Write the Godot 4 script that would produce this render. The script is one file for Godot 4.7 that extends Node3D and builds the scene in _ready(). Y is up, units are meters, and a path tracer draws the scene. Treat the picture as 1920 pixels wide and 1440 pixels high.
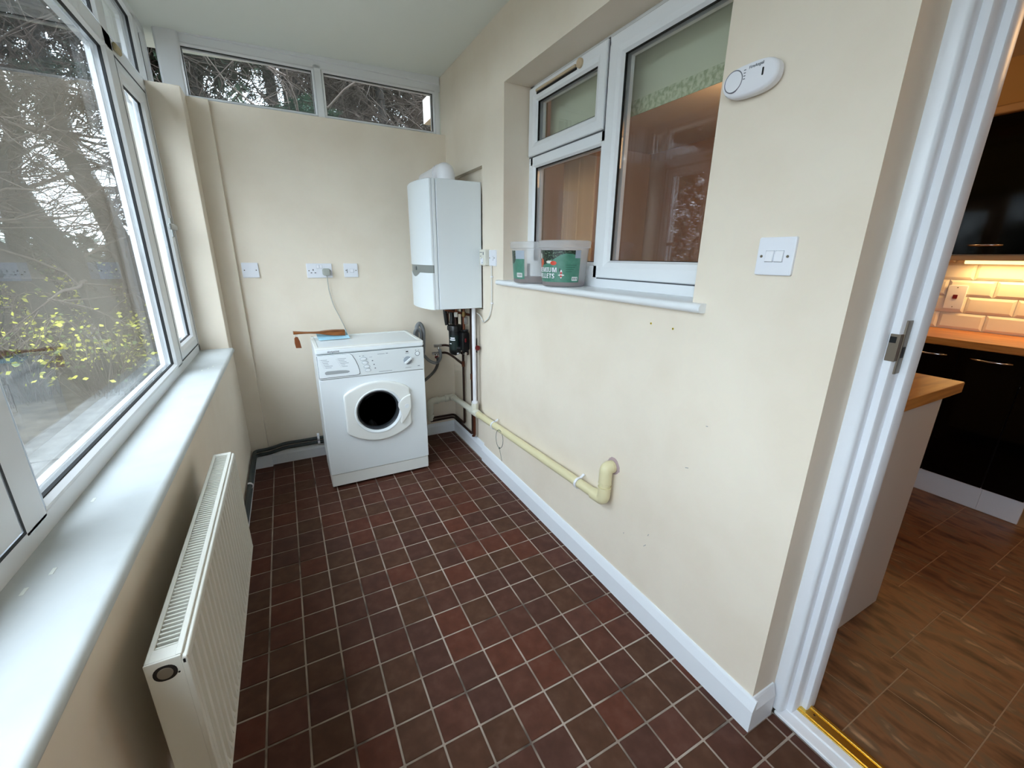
extends Node3D
# A narrow lean-to utility room seen down its length: window wall on the left, house wall on the right, kitchen through the door.

const TILE := 0.112
const WALL := 0.82        # inner face of the house wall
const BACK := -1.56       # inner face of the end wall
const LEFT := -0.558      # inner face of the low wall under the windows
const SILL := 0.823
const GLAZE := -0.692     # room side of the left window frame
const SHELF := 2.10       # top of the solid end wall and pier
const REAR := 2.6         # wall behind the camera

# ---------------------------------------------------------------- mesh builder
class MB:
	var v := PackedVector3Array()
	var n := PackedVector3Array()
	var u := PackedVector2Array()
	var c := PackedColorArray()
	var tint := Color(1, 1, 1)
	var tinted := false
	var xf := Transform3D.IDENTITY
	func tri(a: Vector3, b: Vector3, d: Vector3, na: Vector3, nb: Vector3, nd: Vector3, ua := Vector2.ZERO, ub := Vector2.ZERO, ud := Vector2.ZERO) -> void:
		var bs := xf.basis
		a = xf * a; b = xf * b; d = xf * d
		na = (bs * na).normalized(); nb = (bs * nb).normalized(); nd = (bs * nd).normalized()
		v.append(a); n.append(na); u.append(ua)
		if (b - a).cross(d - a).dot(na + nb + nd) > 0.0:
			v.append(d); n.append(nd); u.append(ud)
			v.append(b); n.append(nb); u.append(ub)
		else:
			v.append(b); n.append(nb); u.append(ub)
			v.append(d); n.append(nd); u.append(ud)
		if tinted:
			for k in 3: c.append(tint)
	func quad(a: Vector3, b: Vector3, d: Vector3, e: Vector3, nn: Vector3) -> void:
		tri(a, b, d, nn, nn, nn, Vector2(0, 1), Vector2(1, 1), Vector2(1, 0))
		tri(a, d, e, nn, nn, nn, Vector2(0, 1), Vector2(1, 0), Vector2(0, 0))
	func quadn(a: Vector3, b: Vector3, d: Vector3, e: Vector3, na: Vector3, nb: Vector3, nd: Vector3, ne: Vector3, r := Rect2(0, 0, 1, 1)) -> void:
		var p := r.position
		var q := r.end
		tri(a, b, d, na, nb, nd, Vector2(p.x, q.y), Vector2(q.x, q.y), Vector2(q.x, p.y))
		tri(a, d, e, na, nd, ne, Vector2(p.x, q.y), Vector2(q.x, p.y), Vector2(p.x, p.y))
	func box(lo: Vector3, hi: Vector3, bev := 0.0) -> MB:
		var mid := (lo + hi) * 0.5
		var h := (hi - lo).abs() * 0.5
		bev = minf(bev, minf(h.x, minf(h.y, h.z)) * 0.95)
		var g := func(s: Vector3, ax: int) -> Vector3:
			var e := h - Vector3.ONE * bev
			e[ax] = h[ax]
			return mid + s * e
		for ax in 3:
			var a1 := (ax + 1) % 3
			var a2 := (ax + 2) % 3
			for sg in [-1.0, 1.0]:
				var nn := Vector3.ZERO
				nn[ax] = sg
				var ps: Array[Vector3] = []
				for k in [[-1, -1], [1, -1], [1, 1], [-1, 1]]:
					var s := Vector3.ZERO
					s[ax] = sg; s[a1] = k[0]; s[a2] = k[1]
					ps.append(g.call(s, ax))
				quad(ps[0], ps[1], ps[2], ps[3], nn)
		if bev <= 0.0: return self
		for ax in 3:
			var a1 := (ax + 1) % 3
			var a2 := (ax + 2) % 3
			for s1 in [-1.0, 1.0]:
				for s2 in [-1.0, 1.0]:
					var p := Vector3.ZERO
					p[a1] = s1; p[a2] = s2
					var lo_s := p
					lo_s[ax] = -1.0
					var hi_s := p
					hi_s[ax] = 1.0
					var n1 := Vector3.ZERO
					n1[a1] = s1
					var n2 := Vector3.ZERO
					n2[a2] = s2
					quadn(g.call(lo_s, a1), g.call(hi_s, a1), g.call(hi_s, a2), g.call(lo_s, a2), n1, n1, n2, n2)
		for sx in [-1.0, 1.0]:
			for sy in [-1.0, 1.0]:
				for sz in [-1.0, 1.0]:
					var s := Vector3(sx, sy, sz)
					tri(g.call(s, 0), g.call(s, 1), g.call(s, 2), Vector3(sx, 0, 0), Vector3(0, sy, 0), Vector3(0, 0, sz))
		return self
	# a polygon in x, y run from z = d0 to d1, its front edge rounded off by bev
	func prism(pts: PackedVector2Array, d0: float, d1: float, bev := 0.0, smooth := false) -> MB:
		if Geometry2D.is_polygon_clockwise(pts):
			pts = pts.duplicate()
			pts.reverse()
		var m := pts.size()
		var en: Array[Vector2] = []
		for k in m:
			var e := (pts[(k + 1) % m] - pts[k]).normalized()
			en.append(Vector2(e.y, -e.x))
		var vn: Array[Vector2] = []
		var off: Array[Vector2] = []
		for k in m:
			var s := en[k] + en[(k + m - 1) % m]
			s = s.normalized()
			vn.append(s)
			off.append(s / maxf(0.3, s.dot(en[k])))
		var levels := [[d0, 0.0], [d1, 0.0]]
		if bev > 0.0: levels = [[d0, 0.0], [d1 - bev, 0.0], [d1 - bev * 0.3, bev * 0.3], [d1, bev]]
		for lv in levels.size() - 1:
			var za: float = levels[lv][0]
			var zb: float = levels[lv + 1][0]
			var ia: float = levels[lv][1]
			var ib: float = levels[lv + 1][1]
			for k in m:
				var j := (k + 1) % m
				var sm := smooth and en[k].dot(en[(k + m - 1) % m]) > 0.6
				var sj := smooth and en[j].dot(en[k]) > 0.6
				var n2a := vn[k] if sm else en[k]
				var n2b := vn[j] if sj else en[k]
				var tz := [0.0, 0.25, 0.8, 1.0]
				var ta: float = 0.0 if bev <= 0.0 or lv == 0 else tz[lv]
				var tb: float = 0.0 if bev <= 0.0 or lv == 0 else tz[lv + 1]
				var f := func(q: Vector2, t: float) -> Vector3: return Vector3(q.x * (1.0 - t), q.y * (1.0 - t), t).normalized()
				var a := pts[k] - off[k] * ia
				var b := pts[j] - off[j] * ia
				var d := pts[j] - off[j] * ib
				var e := pts[k] - off[k] * ib
				quadn(Vector3(a.x, a.y, za), Vector3(b.x, b.y, za), Vector3(d.x, d.y, zb), Vector3(e.x, e.y, zb), f.call(n2a, ta), f.call(n2b, ta), f.call(n2b, tb), f.call(n2a, tb))
		var top := PackedVector2Array()
		for k in m: top.append(pts[k] - off[k] * bev)
		var idx := Geometry2D.triangulate_polygon(pts)
		for k in range(0, idx.size(), 3):
			var a := pts[idx[k]]
			var b := pts[idx[k + 1]]
			var d := pts[idx[k + 2]]
			tri(Vector3(a.x, a.y, d0), Vector3(b.x, b.y, d0), Vector3(d.x, d.y, d0), Vector3.FORWARD, Vector3.FORWARD, Vector3.FORWARD)
			a = top[idx[k]]; b = top[idx[k + 1]]; d = top[idx[k + 2]]
			tri(Vector3(a.x, a.y, d1), Vector3(b.x, b.y, d1), Vector3(d.x, d.y, d1), Vector3.BACK, Vector3.BACK, Vector3.BACK)
		return self
	# a profile of (radius, height) turned round the y axis
	func lathe(prof: Array, seg := 32, a0 := 0.0, a1 := TAU) -> MB:
		var m := prof.size()
		var pn: Array[Vector2] = []
		for k in m - 1:
			var e: Vector2 = (prof[k + 1] - prof[k])
			pn.append(Vector2(e.y, -e.x).normalized())
		for k in m - 1:
			var na := pn[k]
			var nb := pn[k]
			if k > 0 and pn[k - 1].dot(pn[k]) > 0.6: na = (pn[k - 1] + pn[k]).normalized()
			if k < m - 2 and pn[k + 1].dot(pn[k]) > 0.6: nb = (pn[k + 1] + pn[k]).normalized()
			var p: Vector2 = prof[k]
			var q: Vector2 = prof[k + 1]
			for s in seg:
				var t0 := a0 + (a1 - a0) * s / seg
				var t1 := a0 + (a1 - a0) * (s + 1) / seg
				var f := func(w: Vector2, t: float) -> Vector3: return Vector3(w.x * cos(t), w.y, w.x * sin(t))
				quadn(f.call(p, t0), f.call(p, t1), f.call(q, t1), f.call(q, t0), f.call(na, t0), f.call(na, t1), f.call(nb, t1), f.call(nb, t0), Rect2(float(s) / seg, 1.0 - float(k + 1) / (m - 1), 1.0 / seg, 1.0 / (m - 1)))
		return self
	func tube(path: Array, rad, seg := 12, caps := true) -> MB:
		var m := path.size()
		var tan: Array[Vector3] = []
		for k in m:
			var t := Vector3.ZERO
			if k > 0: t += (path[k] - path[k - 1]).normalized()
			if k < m - 1: t += (path[k + 1] - path[k]).normalized()
			tan.append(t.normalized())
		var side := tan[0].cross(Vector3.UP if absf(tan[0].y) < 0.9 else Vector3.RIGHT).normalized()
		var rings: Array = []
		var rads: Array[float] = []
		for k in m:
			side = (side - tan[k] * side.dot(tan[k])).normalized()
			var up := tan[k].cross(side)
			var rr: float = rad[k] if rad is Array else rad
			rads.append(rr)
			var ring: Array[Vector3] = []
			for s in seg:
				var a := TAU * s / seg
				ring.append(side * cos(a) + up * sin(a))
			rings.append(ring)
		for k in m - 1:
			for s in seg:
				var j := (s + 1) % seg
				quadn(path[k] + rings[k][s] * rads[k], path[k] + rings[k][j] * rads[k], path[k + 1] + rings[k + 1][j] * rads[k + 1], path[k + 1] + rings[k + 1][s] * rads[k + 1], rings[k][s], rings[k][j], rings[k + 1][j], rings[k + 1][s])
		if caps:
			for e in [0, m - 1]:
				var nn: Vector3 = -tan[0] if e == 0 else tan[m - 1]
				for s in seg:
					tri(path[e], path[e] + rings[e][s] * rads[e], path[e] + rings[e][(s + 1) % seg] * rads[e], nn, nn, nn)
		return self
	# a mitred ring round a rectangle in x, y: profile of (inset, z), open
	func ring(r: Rect2, prof: Array) -> MB:
		for k in prof.size() - 1:
			var p: Vector2 = prof[k]
			var q: Vector2 = prof[k + 1]
			var e := q - p
			var nn2 := Vector2(-e.y, e.x).normalized()   # towards the opening or the front
			var cor := func(w: Vector2) -> Array:
				return [Vector3(r.position.x + w.x, r.position.y + w.x, w.y), Vector3(r.end.x - w.x, r.position.y + w.x, w.y), Vector3(r.end.x - w.x, r.end.y - w.x, w.y), Vector3(r.position.x + w.x, r.end.y - w.x, w.y)]
			var a: Array = cor.call(p)
			var b: Array = cor.call(q)
			var ins := [Vector3(0, 1, 0), Vector3(-1, 0, 0), Vector3(0, -1, 0), Vector3(1, 0, 0)]
			for s in 4:
				var j := (s + 1) % 4
				quad(a[s], a[j], b[j], b[s], (ins[s] as Vector3) * nn2.x + Vector3(0, 0, nn2.y))
		return self
	# a plate with a round hole: out is its outline, the front edge rounded off
	func holed(out: PackedVector2Array, at: Vector2, r: float, d0: float, d1: float, bev: float, seg := 120) -> MB:
		var po: Array[Vector2] = []
		var no: Array[Vector2] = []
		for k in seg:
			var dir := Vector2.from_angle(TAU * k / seg)
			var best := 0.0
			for e in out.size():
				var hit = Geometry2D.segment_intersects_segment(at, at + dir * 9.0, out[e], out[(e + 1) % out.size()])
				if hit != null and at.distance_to(hit) > best: best = at.distance_to(hit)
			po.append(at + dir * best)
		for k in seg:
			var e := po[(k + 1) % seg] - po[(k + seg - 1) % seg]
			no.append(Vector2(e.y, -e.x).normalized())
		var lv := [[d0, 0.0, 0.0], [d1 - bev, 0.0, 0.0], [d1 - bev * 0.6, bev * 0.1, 0.4], [d1 - bev * 0.2, bev * 0.45, 0.8], [d1, bev, 1.0]]
		for l in 4:
			for k in seg:
				var j := (k + 1) % seg
				var f := func(i: int, w: Array) -> Vector3: return Vector3(po[i].x - no[i].x * w[1], po[i].y - no[i].y * w[1], w[0])
				var g := func(i: int, w: Array) -> Vector3: return Vector3(no[i].x * (1.0 - w[2]), no[i].y * (1.0 - w[2]), w[2]).normalized()
				quadn(f.call(k, lv[l]), f.call(j, lv[l]), f.call(j, lv[l + 1]), f.call(k, lv[l + 1]), g.call(k, lv[l]), g.call(j, lv[l]), g.call(j, lv[l + 1]), g.call(k, lv[l + 1]))
		for k in seg:
			var j := (k + 1) % seg
			var a := po[k] - no[k] * bev
			var b := po[j] - no[j] * bev
			var ck := Vector2.from_angle(TAU * k / seg)
			var cj := Vector2.from_angle(TAU * j / seg)
			var p := at + ck * r
			var q := at + cj * r
			quad(Vector3(a.x, a.y, d1), Vector3(b.x, b.y, d1), Vector3(q.x, q.y, d1), Vector3(p.x, p.y, d1), Vector3.BACK)
			quadn(Vector3(p.x, p.y, d1), Vector3(q.x, q.y, d1), Vector3(q.x, q.y, d0), Vector3(p.x, p.y, d0), Vector3(-ck.x, -ck.y, 0), Vector3(-cj.x, -cj.y, 0), Vector3(-cj.x, -cj.y, 0), Vector3(-ck.x, -ck.y, 0))
		return self
	func mesh() -> ArrayMesh:
		var arr := []
		arr.resize(Mesh.ARRAY_MAX)
		arr[Mesh.ARRAY_VERTEX] = v
		arr[Mesh.ARRAY_NORMAL] = n
		arr[Mesh.ARRAY_TEX_UV] = u
		if tinted: arr[Mesh.ARRAY_COLOR] = c
		var am := ArrayMesh.new()
		am.add_surface_from_arrays(Mesh.PRIMITIVE_TRIANGLES, arr)
		return am

# ---------------------------------------------------------------- nodes
var used := {}

func numbered(called: String, under: Node) -> String:
	var key := str(under.get_instance_id()) + called
	var k: int = used.get(key, 0)
	used[key] = k + 1
	return called if k == 0 else "%s_%03d" % [called, k]

func tag(o: Node3D, label: String, category: String, group := "", kind := "") -> Node3D:
	o.set_meta("label", label)
	o.set_meta("category", category)
	if group: o.set_meta("group", group)
	if kind: o.set_meta("kind", kind)
	return o

func thing(called: String, label: String, category: String, at := Vector3.ZERO, group := "", kind := "") -> Node3D:
	var o := Node3D.new()
	o.name = numbered(called, self)
	add_child(o)
	o.position = at
	return tag(o, label, category, group, kind)

# a mesh built in the room's own coordinates, hung under a thing, a part or the room
func part(under: Node3D, called: String, m: MB, mt: Material, label := "") -> MeshInstance3D:
	return lay(under, called, m.mesh(), mt, Transform3D.IDENTITY, label)

func lay(under: Node3D, called: String, me: Mesh, mt: Material, where := Transform3D.IDENTITY, label := "") -> MeshInstance3D:
	var o := MeshInstance3D.new()
	o.name = numbered(called, under)
	o.mesh = me
	o.material_override = mt
	under.add_child(o)
	var up := Transform3D.IDENTITY
	var p: Node = under
	while p != self and p is Node3D:
		up = p.transform * up
		p = p.get_parent()
	o.transform = up.affine_inverse() * where
	if label: o.set_meta("label", label)
	return o

func solo(called: String, m: MB, mt: Material, label: String, category: String, group := "", kind := "") -> MeshInstance3D:
	var o := part(self, called, m, mt)
	tag(o, label, category, group, kind)
	return o

func copy_of(o: Node3D, called: String, shift: Vector3, label: String, turn := 0.0) -> Node3D:
	var d: Node3D = o.duplicate()
	d.name = numbered(called, self)
	add_child(d)
	d.position = o.position + shift
	d.rotation.y += turn
	if label: d.set_meta("label", label)
	return d

# ---------------------------------------------------------------- shapes
func circle(at: Vector2, r: float, seg := 32, ry := -1.0) -> PackedVector2Array:
	var p := PackedVector2Array()
	for k in seg: p.append(at + Vector2(cos(TAU * k / seg) * r, sin(TAU * k / seg) * (r if ry < 0.0 else ry)))
	return p

func round_rect(r: Rect2, rad: float, seg := 5) -> PackedVector2Array:
	var p := PackedVector2Array()
	var cs := [Vector2(r.end.x - rad, r.end.y - rad), Vector2(r.position.x + rad, r.end.y - rad), Vector2(r.position.x + rad, r.position.y + rad), Vector2(r.end.x - rad, r.position.y + rad)]
	for k in 4:
		for s in seg + 1:
			var a := PI / 2 * (k + float(s) / seg)
			p.append(cs[k] + Vector2(cos(a), sin(a)) * rad)
	return p

func bend(path: Array, rad: float, seg := 6) -> Array:
	var out := [path[0]]
	for k in range(1, path.size() - 1):
		var a: Vector3 = path[k - 1]
		var b: Vector3 = path[k]
		var c: Vector3 = path[k + 1]
		var r := minf(rad, minf(a.distance_to(b), b.distance_to(c)) * 0.45)
		var p := b + (a - b).normalized() * r
		var q := b + (c - b).normalized() * r
		for s in seg + 1:
			var t := float(s) / seg
			out.append(p.lerp(b, t).lerp(b.lerp(q, t), t))
	out.append(path[-1])
	return out

func curve(pts: Array, steps := 6) -> Array:
	var out := []
	for k in pts.size() - 1:
		var a: Vector3 = pts[maxi(k - 1, 0)]
		var b: Vector3 = pts[k]
		var c: Vector3 = pts[k + 1]
		var d: Vector3 = pts[mini(k + 2, pts.size() - 1)]
		for s in steps: out.append(b.cubic_interpolate(c, a, d, float(s) / steps))
	out.append(pts[-1])
	return out

# local frames: x to the right, y up, z towards the room
func on_house_wall(x: float, y := 0.0, z := 0.0) -> Transform3D: return Transform3D(Basis(Vector3(0, 0, 1), Vector3(0, 1, 0), Vector3(-1, 0, 0)), Vector3(x, y, z))
func on_left_wall(x: float, y := 0.0, z := 0.0) -> Transform3D: return Transform3D(Basis(Vector3(0, 0, -1), Vector3(0, 1, 0), Vector3(1, 0, 0)), Vector3(x, y, z))
func on_end_wall(z: float, x := 0.0, y := 0.0) -> Transform3D: return Transform3D(Basis.IDENTITY, Vector3(x, y, z))

func lettering(text: String, height: float, bold := false) -> TextMesh:
	var t := TextMesh.new()
	t.text = text
	var f := SystemFont.new()
	f.font_names = PackedStringArray(["Droid Sans"])
	if bold: f.font_weight = 700
	t.font = f
	t.font_size = 64
	t.pixel_size = height / 64.0 * 1.35
	t.depth = 0.0006
	t.curve_step = 2.0
	return t

# ---------------------------------------------------------------- materials
func mat(c: Color, rough := 0.5, metal := 0.0) -> StandardMaterial3D:
	var m := StandardMaterial3D.new()
	m.albedo_color = c
	m.roughness = rough
	m.metallic = metal
	return m

func noise(f: float, s: int, ramp: Array, octaves := 4, size := 512, kind := FastNoiseLite.TYPE_SIMPLEX_SMOOTH) -> NoiseTexture2D:
	var n := FastNoiseLite.new()
	n.noise_type = kind
	n.frequency = f
	n.seed = s
	n.fractal_octaves = octaves
	var t := NoiseTexture2D.new()
	t.width = size
	t.height = size
	t.seamless = true
	t.noise = n
	var g := Gradient.new()
	var offs := PackedFloat32Array()
	var cols := PackedColorArray()
	for k in ramp.size():
		offs.append(float(k) / (ramp.size() - 1))
		cols.append(ramp[k])
	g.offsets = offs
	g.colors = cols
	t.color_ramp = g
	return t

func bumps(f: float, s: int, strength: float, size := 512) -> NoiseTexture2D:
	var n := FastNoiseLite.new()
	n.frequency = f
	n.seed = s
	n.fractal_octaves = 4
	var t := NoiseTexture2D.new()
	t.width = size
	t.height = size
	t.seamless = true
	t.noise = n
	t.as_normal_map = true
	t.bump_strength = strength
	return t

func tri_map(m: StandardMaterial3D, scale: Vector3, world := true) -> StandardMaterial3D:
	m.uv1_triplanar = true
	m.uv1_world_triplanar = world
	m.uv1_scale = scale
	return m

func glass(a := 0.03) -> StandardMaterial3D:
	var m := mat(Color(0.96, 0.98, 0.98, a), 0.0)
	m.transparency = BaseMaterial3D.TRANSPARENCY_ALPHA
	return m

var M := {}

func make_materials() -> void:
	var plaster := bumps(0.03, 3, 1.2)
	var wall := mat(Color(1, 1, 1), 0.75)
	wall.albedo_texture = noise(0.006, 5, [Color(0.902, 0.850, 0.775), Color(0.918, 0.870, 0.80), Color(0.928, 0.884, 0.815)], 5)
	wall.normal_enabled = true
	wall.normal_texture = plaster
	wall.normal_scale = 0.25
	M.wall = tri_map(wall, Vector3.ONE * 0.9)
	M.ceiling = mat(Color(0.92, 0.935, 0.91), 0.85)
	var up := mat(Color(0.925, 0.935, 0.945), 0.28)
	M.upvc = up
	M.outer_upvc = mat(Color(0.90, 0.91, 0.92), 0.4)
	M.gasket = mat(Color(0.03, 0.03, 0.035), 0.6)
	M.glass = glass(0.02)
	var sp := mat(Color(1, 1, 1), 0.42)
	sp.albedo_texture = noise(0.01, 15, [Color(0.77, 0.79, 0.785), Color(0.80, 0.82, 0.82), Color(0.81, 0.83, 0.83)], 4)
	M.sill = tri_map(sp, Vector3.ONE * 1.3)
	M.gloss = mat(Color(0.92, 0.925, 0.935), 0.3)
	var jp := mat(Color(0.90, 0.91, 0.93), 0.25)
	jp.normal_enabled = true
	jp.normal_texture = bumps(0.02, 23, 1.5)
	jp.normal_scale = 0.25
	M.jamb = tri_map(jp, Vector3(6, 0.8, 6))
	M.skirting = mat(Color(0.93, 0.945, 0.965), 0.35)
	M.grout = mat(Color(1, 1, 1), 0.9)
	M.grout.albedo_texture = noise(0.012, 31, [Color(0.20, 0.17, 0.15), Color(0.55, 0.49, 0.44), Color(0.66, 0.60, 0.55), Color(0.70, 0.65, 0.60)], 4)
	tri_map(M.grout, Vector3.ONE * 0.7)
	M.tile = []
	var hues := [Color(0.315, 0.195, 0.155), Color(0.335, 0.20, 0.155), Color(0.32, 0.21, 0.155), Color(0.35, 0.195, 0.145), Color(0.30, 0.19, 0.155), Color(0.31, 0.205, 0.15), Color(0.34, 0.21, 0.17)]
	var tn := bumps(0.05, 41, 1.0)
	for k in hues.size():
		var h: Color = hues[k]
		var t := mat(Color(1, 1, 1), 0.55)
		t.metallic_specular = 0.3
		t.albedo_texture = noise(0.02, 50 + k, [h.darkened(0.10), h, h.lightened(0.05)], 4, 256)
		t.normal_enabled = true
		t.normal_texture = tn
		t.normal_scale = 0.3
		M.tile.append(tri_map(t, Vector3.ONE * 3.0))
	M.enamel = mat(Color(0.90, 0.92, 0.93), 0.3)
	M.enamel_front = M.enamel
	M.door_white = mat(Color(0.91, 0.915, 0.90), 0.35)
	M.panel_white = mat(Color(0.86, 0.88, 0.885), 0.4)
	M.print = mat(Color(0.45, 0.47, 0.50), 0.6)
	M.black = mat(Color(0.02, 0.02, 0.022), 0.4)
	M.seal = mat(Color(0.20, 0.21, 0.23), 0.45)
	M.drum = mat(Color(0.74, 0.75, 0.77), 0.35, 0.5)
	M.door_glass = mat(Color(0.75, 0.8, 0.85, 0.06), 0.0)
	M.door_glass.transparency = BaseMaterial3D.TRANSPARENCY_ALPHA
	M.boiler_front = mat(Color(0.90, 0.925, 0.94), 0.3)
	M.boiler_side = M.boiler_front
	M.boiler_band = mat(Color(0.55, 0.57, 0.56), 0.4, 0.3)
	M.radiator = mat(Color(0.90, 0.895, 0.855), 0.32)
	M.rad_dark = M.radiator
	M.fitting = mat(Color(0.91, 0.915, 0.94), 0.3)
	M.plug = mat(Color(0.66, 0.67, 0.64), 0.45)
	M.screw = mat(Color(0.45, 0.42, 0.36), 0.35, 0.8)
	M.hole = mat(Color(0.03, 0.03, 0.03), 0.8)
	M.cable = mat(Color(0.72, 0.71, 0.68), 0.5)
	M.white_cable = mat(Color(0.86, 0.85, 0.82), 0.45)
	M.waste = mat(Color(0.88, 0.84, 0.68), 0.4)
	M.waste_pale = mat(Color(0.86, 0.85, 0.79), 0.45)
	M.white_plastic = mat(Color(0.93, 0.93, 0.95), 0.35)
	M.copper = mat(Color(0.42, 0.24, 0.17), 0.4, 0.75)
	M.copper_dark = mat(Color(0.22, 0.14, 0.11), 0.5, 0.5)
	M.lagging = mat(Color(0.22, 0.245, 0.245), 0.7)
	M.hose = mat(Color(0.50, 0.51, 0.52), 0.5)
	M.dark_hose = mat(Color(0.32, 0.32, 0.31), 0.5)
	M.chrome = mat(Color(0.80, 0.80, 0.80), 0.18, 1.0)
	M.brassy = mat(Color(0.55, 0.46, 0.30), 0.3, 0.9)
	M.red = mat(Color(0.40, 0.04, 0.06), 0.4)
	M.filter = mat(Color(0.045, 0.05, 0.055), 0.38)
	M.filter_green = mat(Color(0.05, 0.13, 0.115), 0.45)
	var wd := mat(Color(1, 1, 1), 0.4)
	wd.albedo_texture = noise(0.015, 71, [Color(0.33, 0.18, 0.07), Color(0.55, 0.32, 0.14), Color(0.62, 0.38, 0.17)], 4, 256)
	M.wood = tri_map(wd, Vector3(2, 14, 14))
	M.leather = mat(Color(0.52, 0.27, 0.10), 0.5)
	M.blue_card = mat(Color(0.66, 0.85, 0.93), 0.5)
	M.bucket = mat(Color(0.90, 0.90, 0.91, 0.30), 0.35)
	M.bucket.transparency = BaseMaterial3D.TRANSPARENCY_ALPHA
	M.pellets = mat(Color(0.40, 0.26, 0.21), 0.8)
	M.brass = mat(Color(0.86, 0.72, 0.36), 0.25, 1.0)
	M.yellow = mat(Color(0.75, 0.66, 0.10), 0.5)
	M.steel = mat(Color(0.50, 0.46, 0.41), 0.4, 0.85)
	M.tie = mat(Color(0.36, 0.38, 0.35), 0.5)
	# kitchen
	M.orange = mat(Color(0.75, 0.62, 0.42), 0.8)
	M.kitchen_ceiling = mat(Color(0.88, 0.85, 0.80), 0.85)
	M.black_gloss = mat(Color(0.010, 0.010, 0.012), 0.07)
	M.black_gloss.metallic_specular = 0.3
	M.carcass = mat(Color(0.85, 0.83, 0.78), 0.5)
	M.plinth = mat(Color(0.86, 0.86, 0.88), 0.35)
	M.end_panel = mat(Color(0.80, 0.78, 0.75), 0.45)
	var wt := mat(Color(1, 1, 1), 0.33)
	wt.albedo_texture = noise(0.012, 81, [Color(0.58, 0.36, 0.16), Color(0.72, 0.48, 0.23), Color(0.78, 0.55, 0.29)], 5, 512)
	M.worktop = tri_map(wt, Vector3(3.2, 9, 0.55))
	var wp := mat(Color(1, 1, 1), 0.33)
	wp.albedo_texture = wt.albedo_texture
	M.worktop_across = tri_map(wp, Vector3(0.55, 9, 3.2))
	M.wall_tile = mat(Color(0.92, 0.90, 0.86), 0.12)
	M.tile_joint = mat(Color(0.86, 0.83, 0.78), 0.8)
	M.lamp_trim = mat(Color(0.75, 0.62, 0.46), 0.5)
	M.slab = []
	for k in 4:
		var sl := mat(Color(1, 1, 1), 0.42)
		sl.albedo_texture = noise(0.011, 90 + k, [Color(0.22, 0.14, 0.10), Color(0.38, 0.25, 0.17), Color(0.50, 0.34, 0.23), Color(0.42, 0.33, 0.25), Color(0.74, 0.58, 0.44)], 5, 512)
		sl.uv1_offset = Vector3(0.37 * k, 0.21 * k, 0.13 * k)
		M.slab.append(tri_map(sl, Vector3(2.4, 2.4, 0.8)))
	M.slab_joint = mat(Color(0.64, 0.53, 0.42), 0.7)
	var bl := mat(Color(0.79, 0.82, 0.72), 0.9)
	bl.backlight = Color(0.35, 0.38, 0.28)
	M.blind = bl
	var lace := mat(Color(1, 1, 1), 0.9)
	lace.albedo_texture = noise(0.05, 99, [Color(0.55, 0.60, 0.44), Color(0.64, 0.69, 0.54), Color(0.76, 0.80, 0.68), Color(0.80, 0.83, 0.73)], 3, 256)
	M.lace = tri_map(lace, Vector3.ONE * 4.0)
	var cu := mat(Color(0.74, 0.55, 0.34), 0.9)
	cu.backlight = Color(0.3, 0.22, 0.13)
	M.curtain = cu
	# garden
	var bark := mat(Color(1, 1, 1), 0.95)
	bark.albedo_texture = noise(0.02, 111, [Color(0.05, 0.045, 0.04), Color(0.12, 0.105, 0.095), Color(0.19, 0.165, 0.15)], 5, 256)
	M.bark = tri_map(bark, Vector3(3, 0.8, 3))
	M.twig = mat(Color(0.29, 0.25, 0.22), 0.9)
	M.needles = mat(Color(0.13, 0.19, 0.115), 0.8)
	M.needles.backlight = Color(0.10, 0.16, 0.08)
	M.needles_blue = mat(Color(0.22, 0.34, 0.27), 0.8)
	M.needles_blue.backlight = Color(0.14, 0.22, 0.17)
	M.dead = mat(Color(0.23, 0.185, 0.155), 0.9)
	M.leaf = mat(Color(0.70, 0.69, 0.22), 0.6)
	M.leaf.backlight = Color(0.4, 0.42, 0.1)
	M.leaf_green = mat(Color(0.30, 0.36, 0.16), 0.6)
	M.leaf_green.backlight = Color(0.2, 0.25, 0.1)
	var so := mat(Color(1, 1, 1), 0.95)
	so.albedo_texture = noise(0.03, 121, [Color(0.17, 0.15, 0.12), Color(0.30, 0.27, 0.22), Color(0.42, 0.39, 0.34)], 5, 256)
	M.soil = tri_map(so, Vector3.ONE * 0.5)
	var pa := mat(Color(1, 1, 1), 0.9)
	pa.albedo_texture = noise(0.03, 131, [Color(0.27, 0.26, 0.24), Color(0.37, 0.36, 0.34), Color(0.44, 0.43, 0.41)], 5, 256)
	M.paving = tri_map(pa, Vector3.ONE * 0.8)
	M.fence = mat(Color(0.30, 0.29, 0.26), 0.9)

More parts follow.
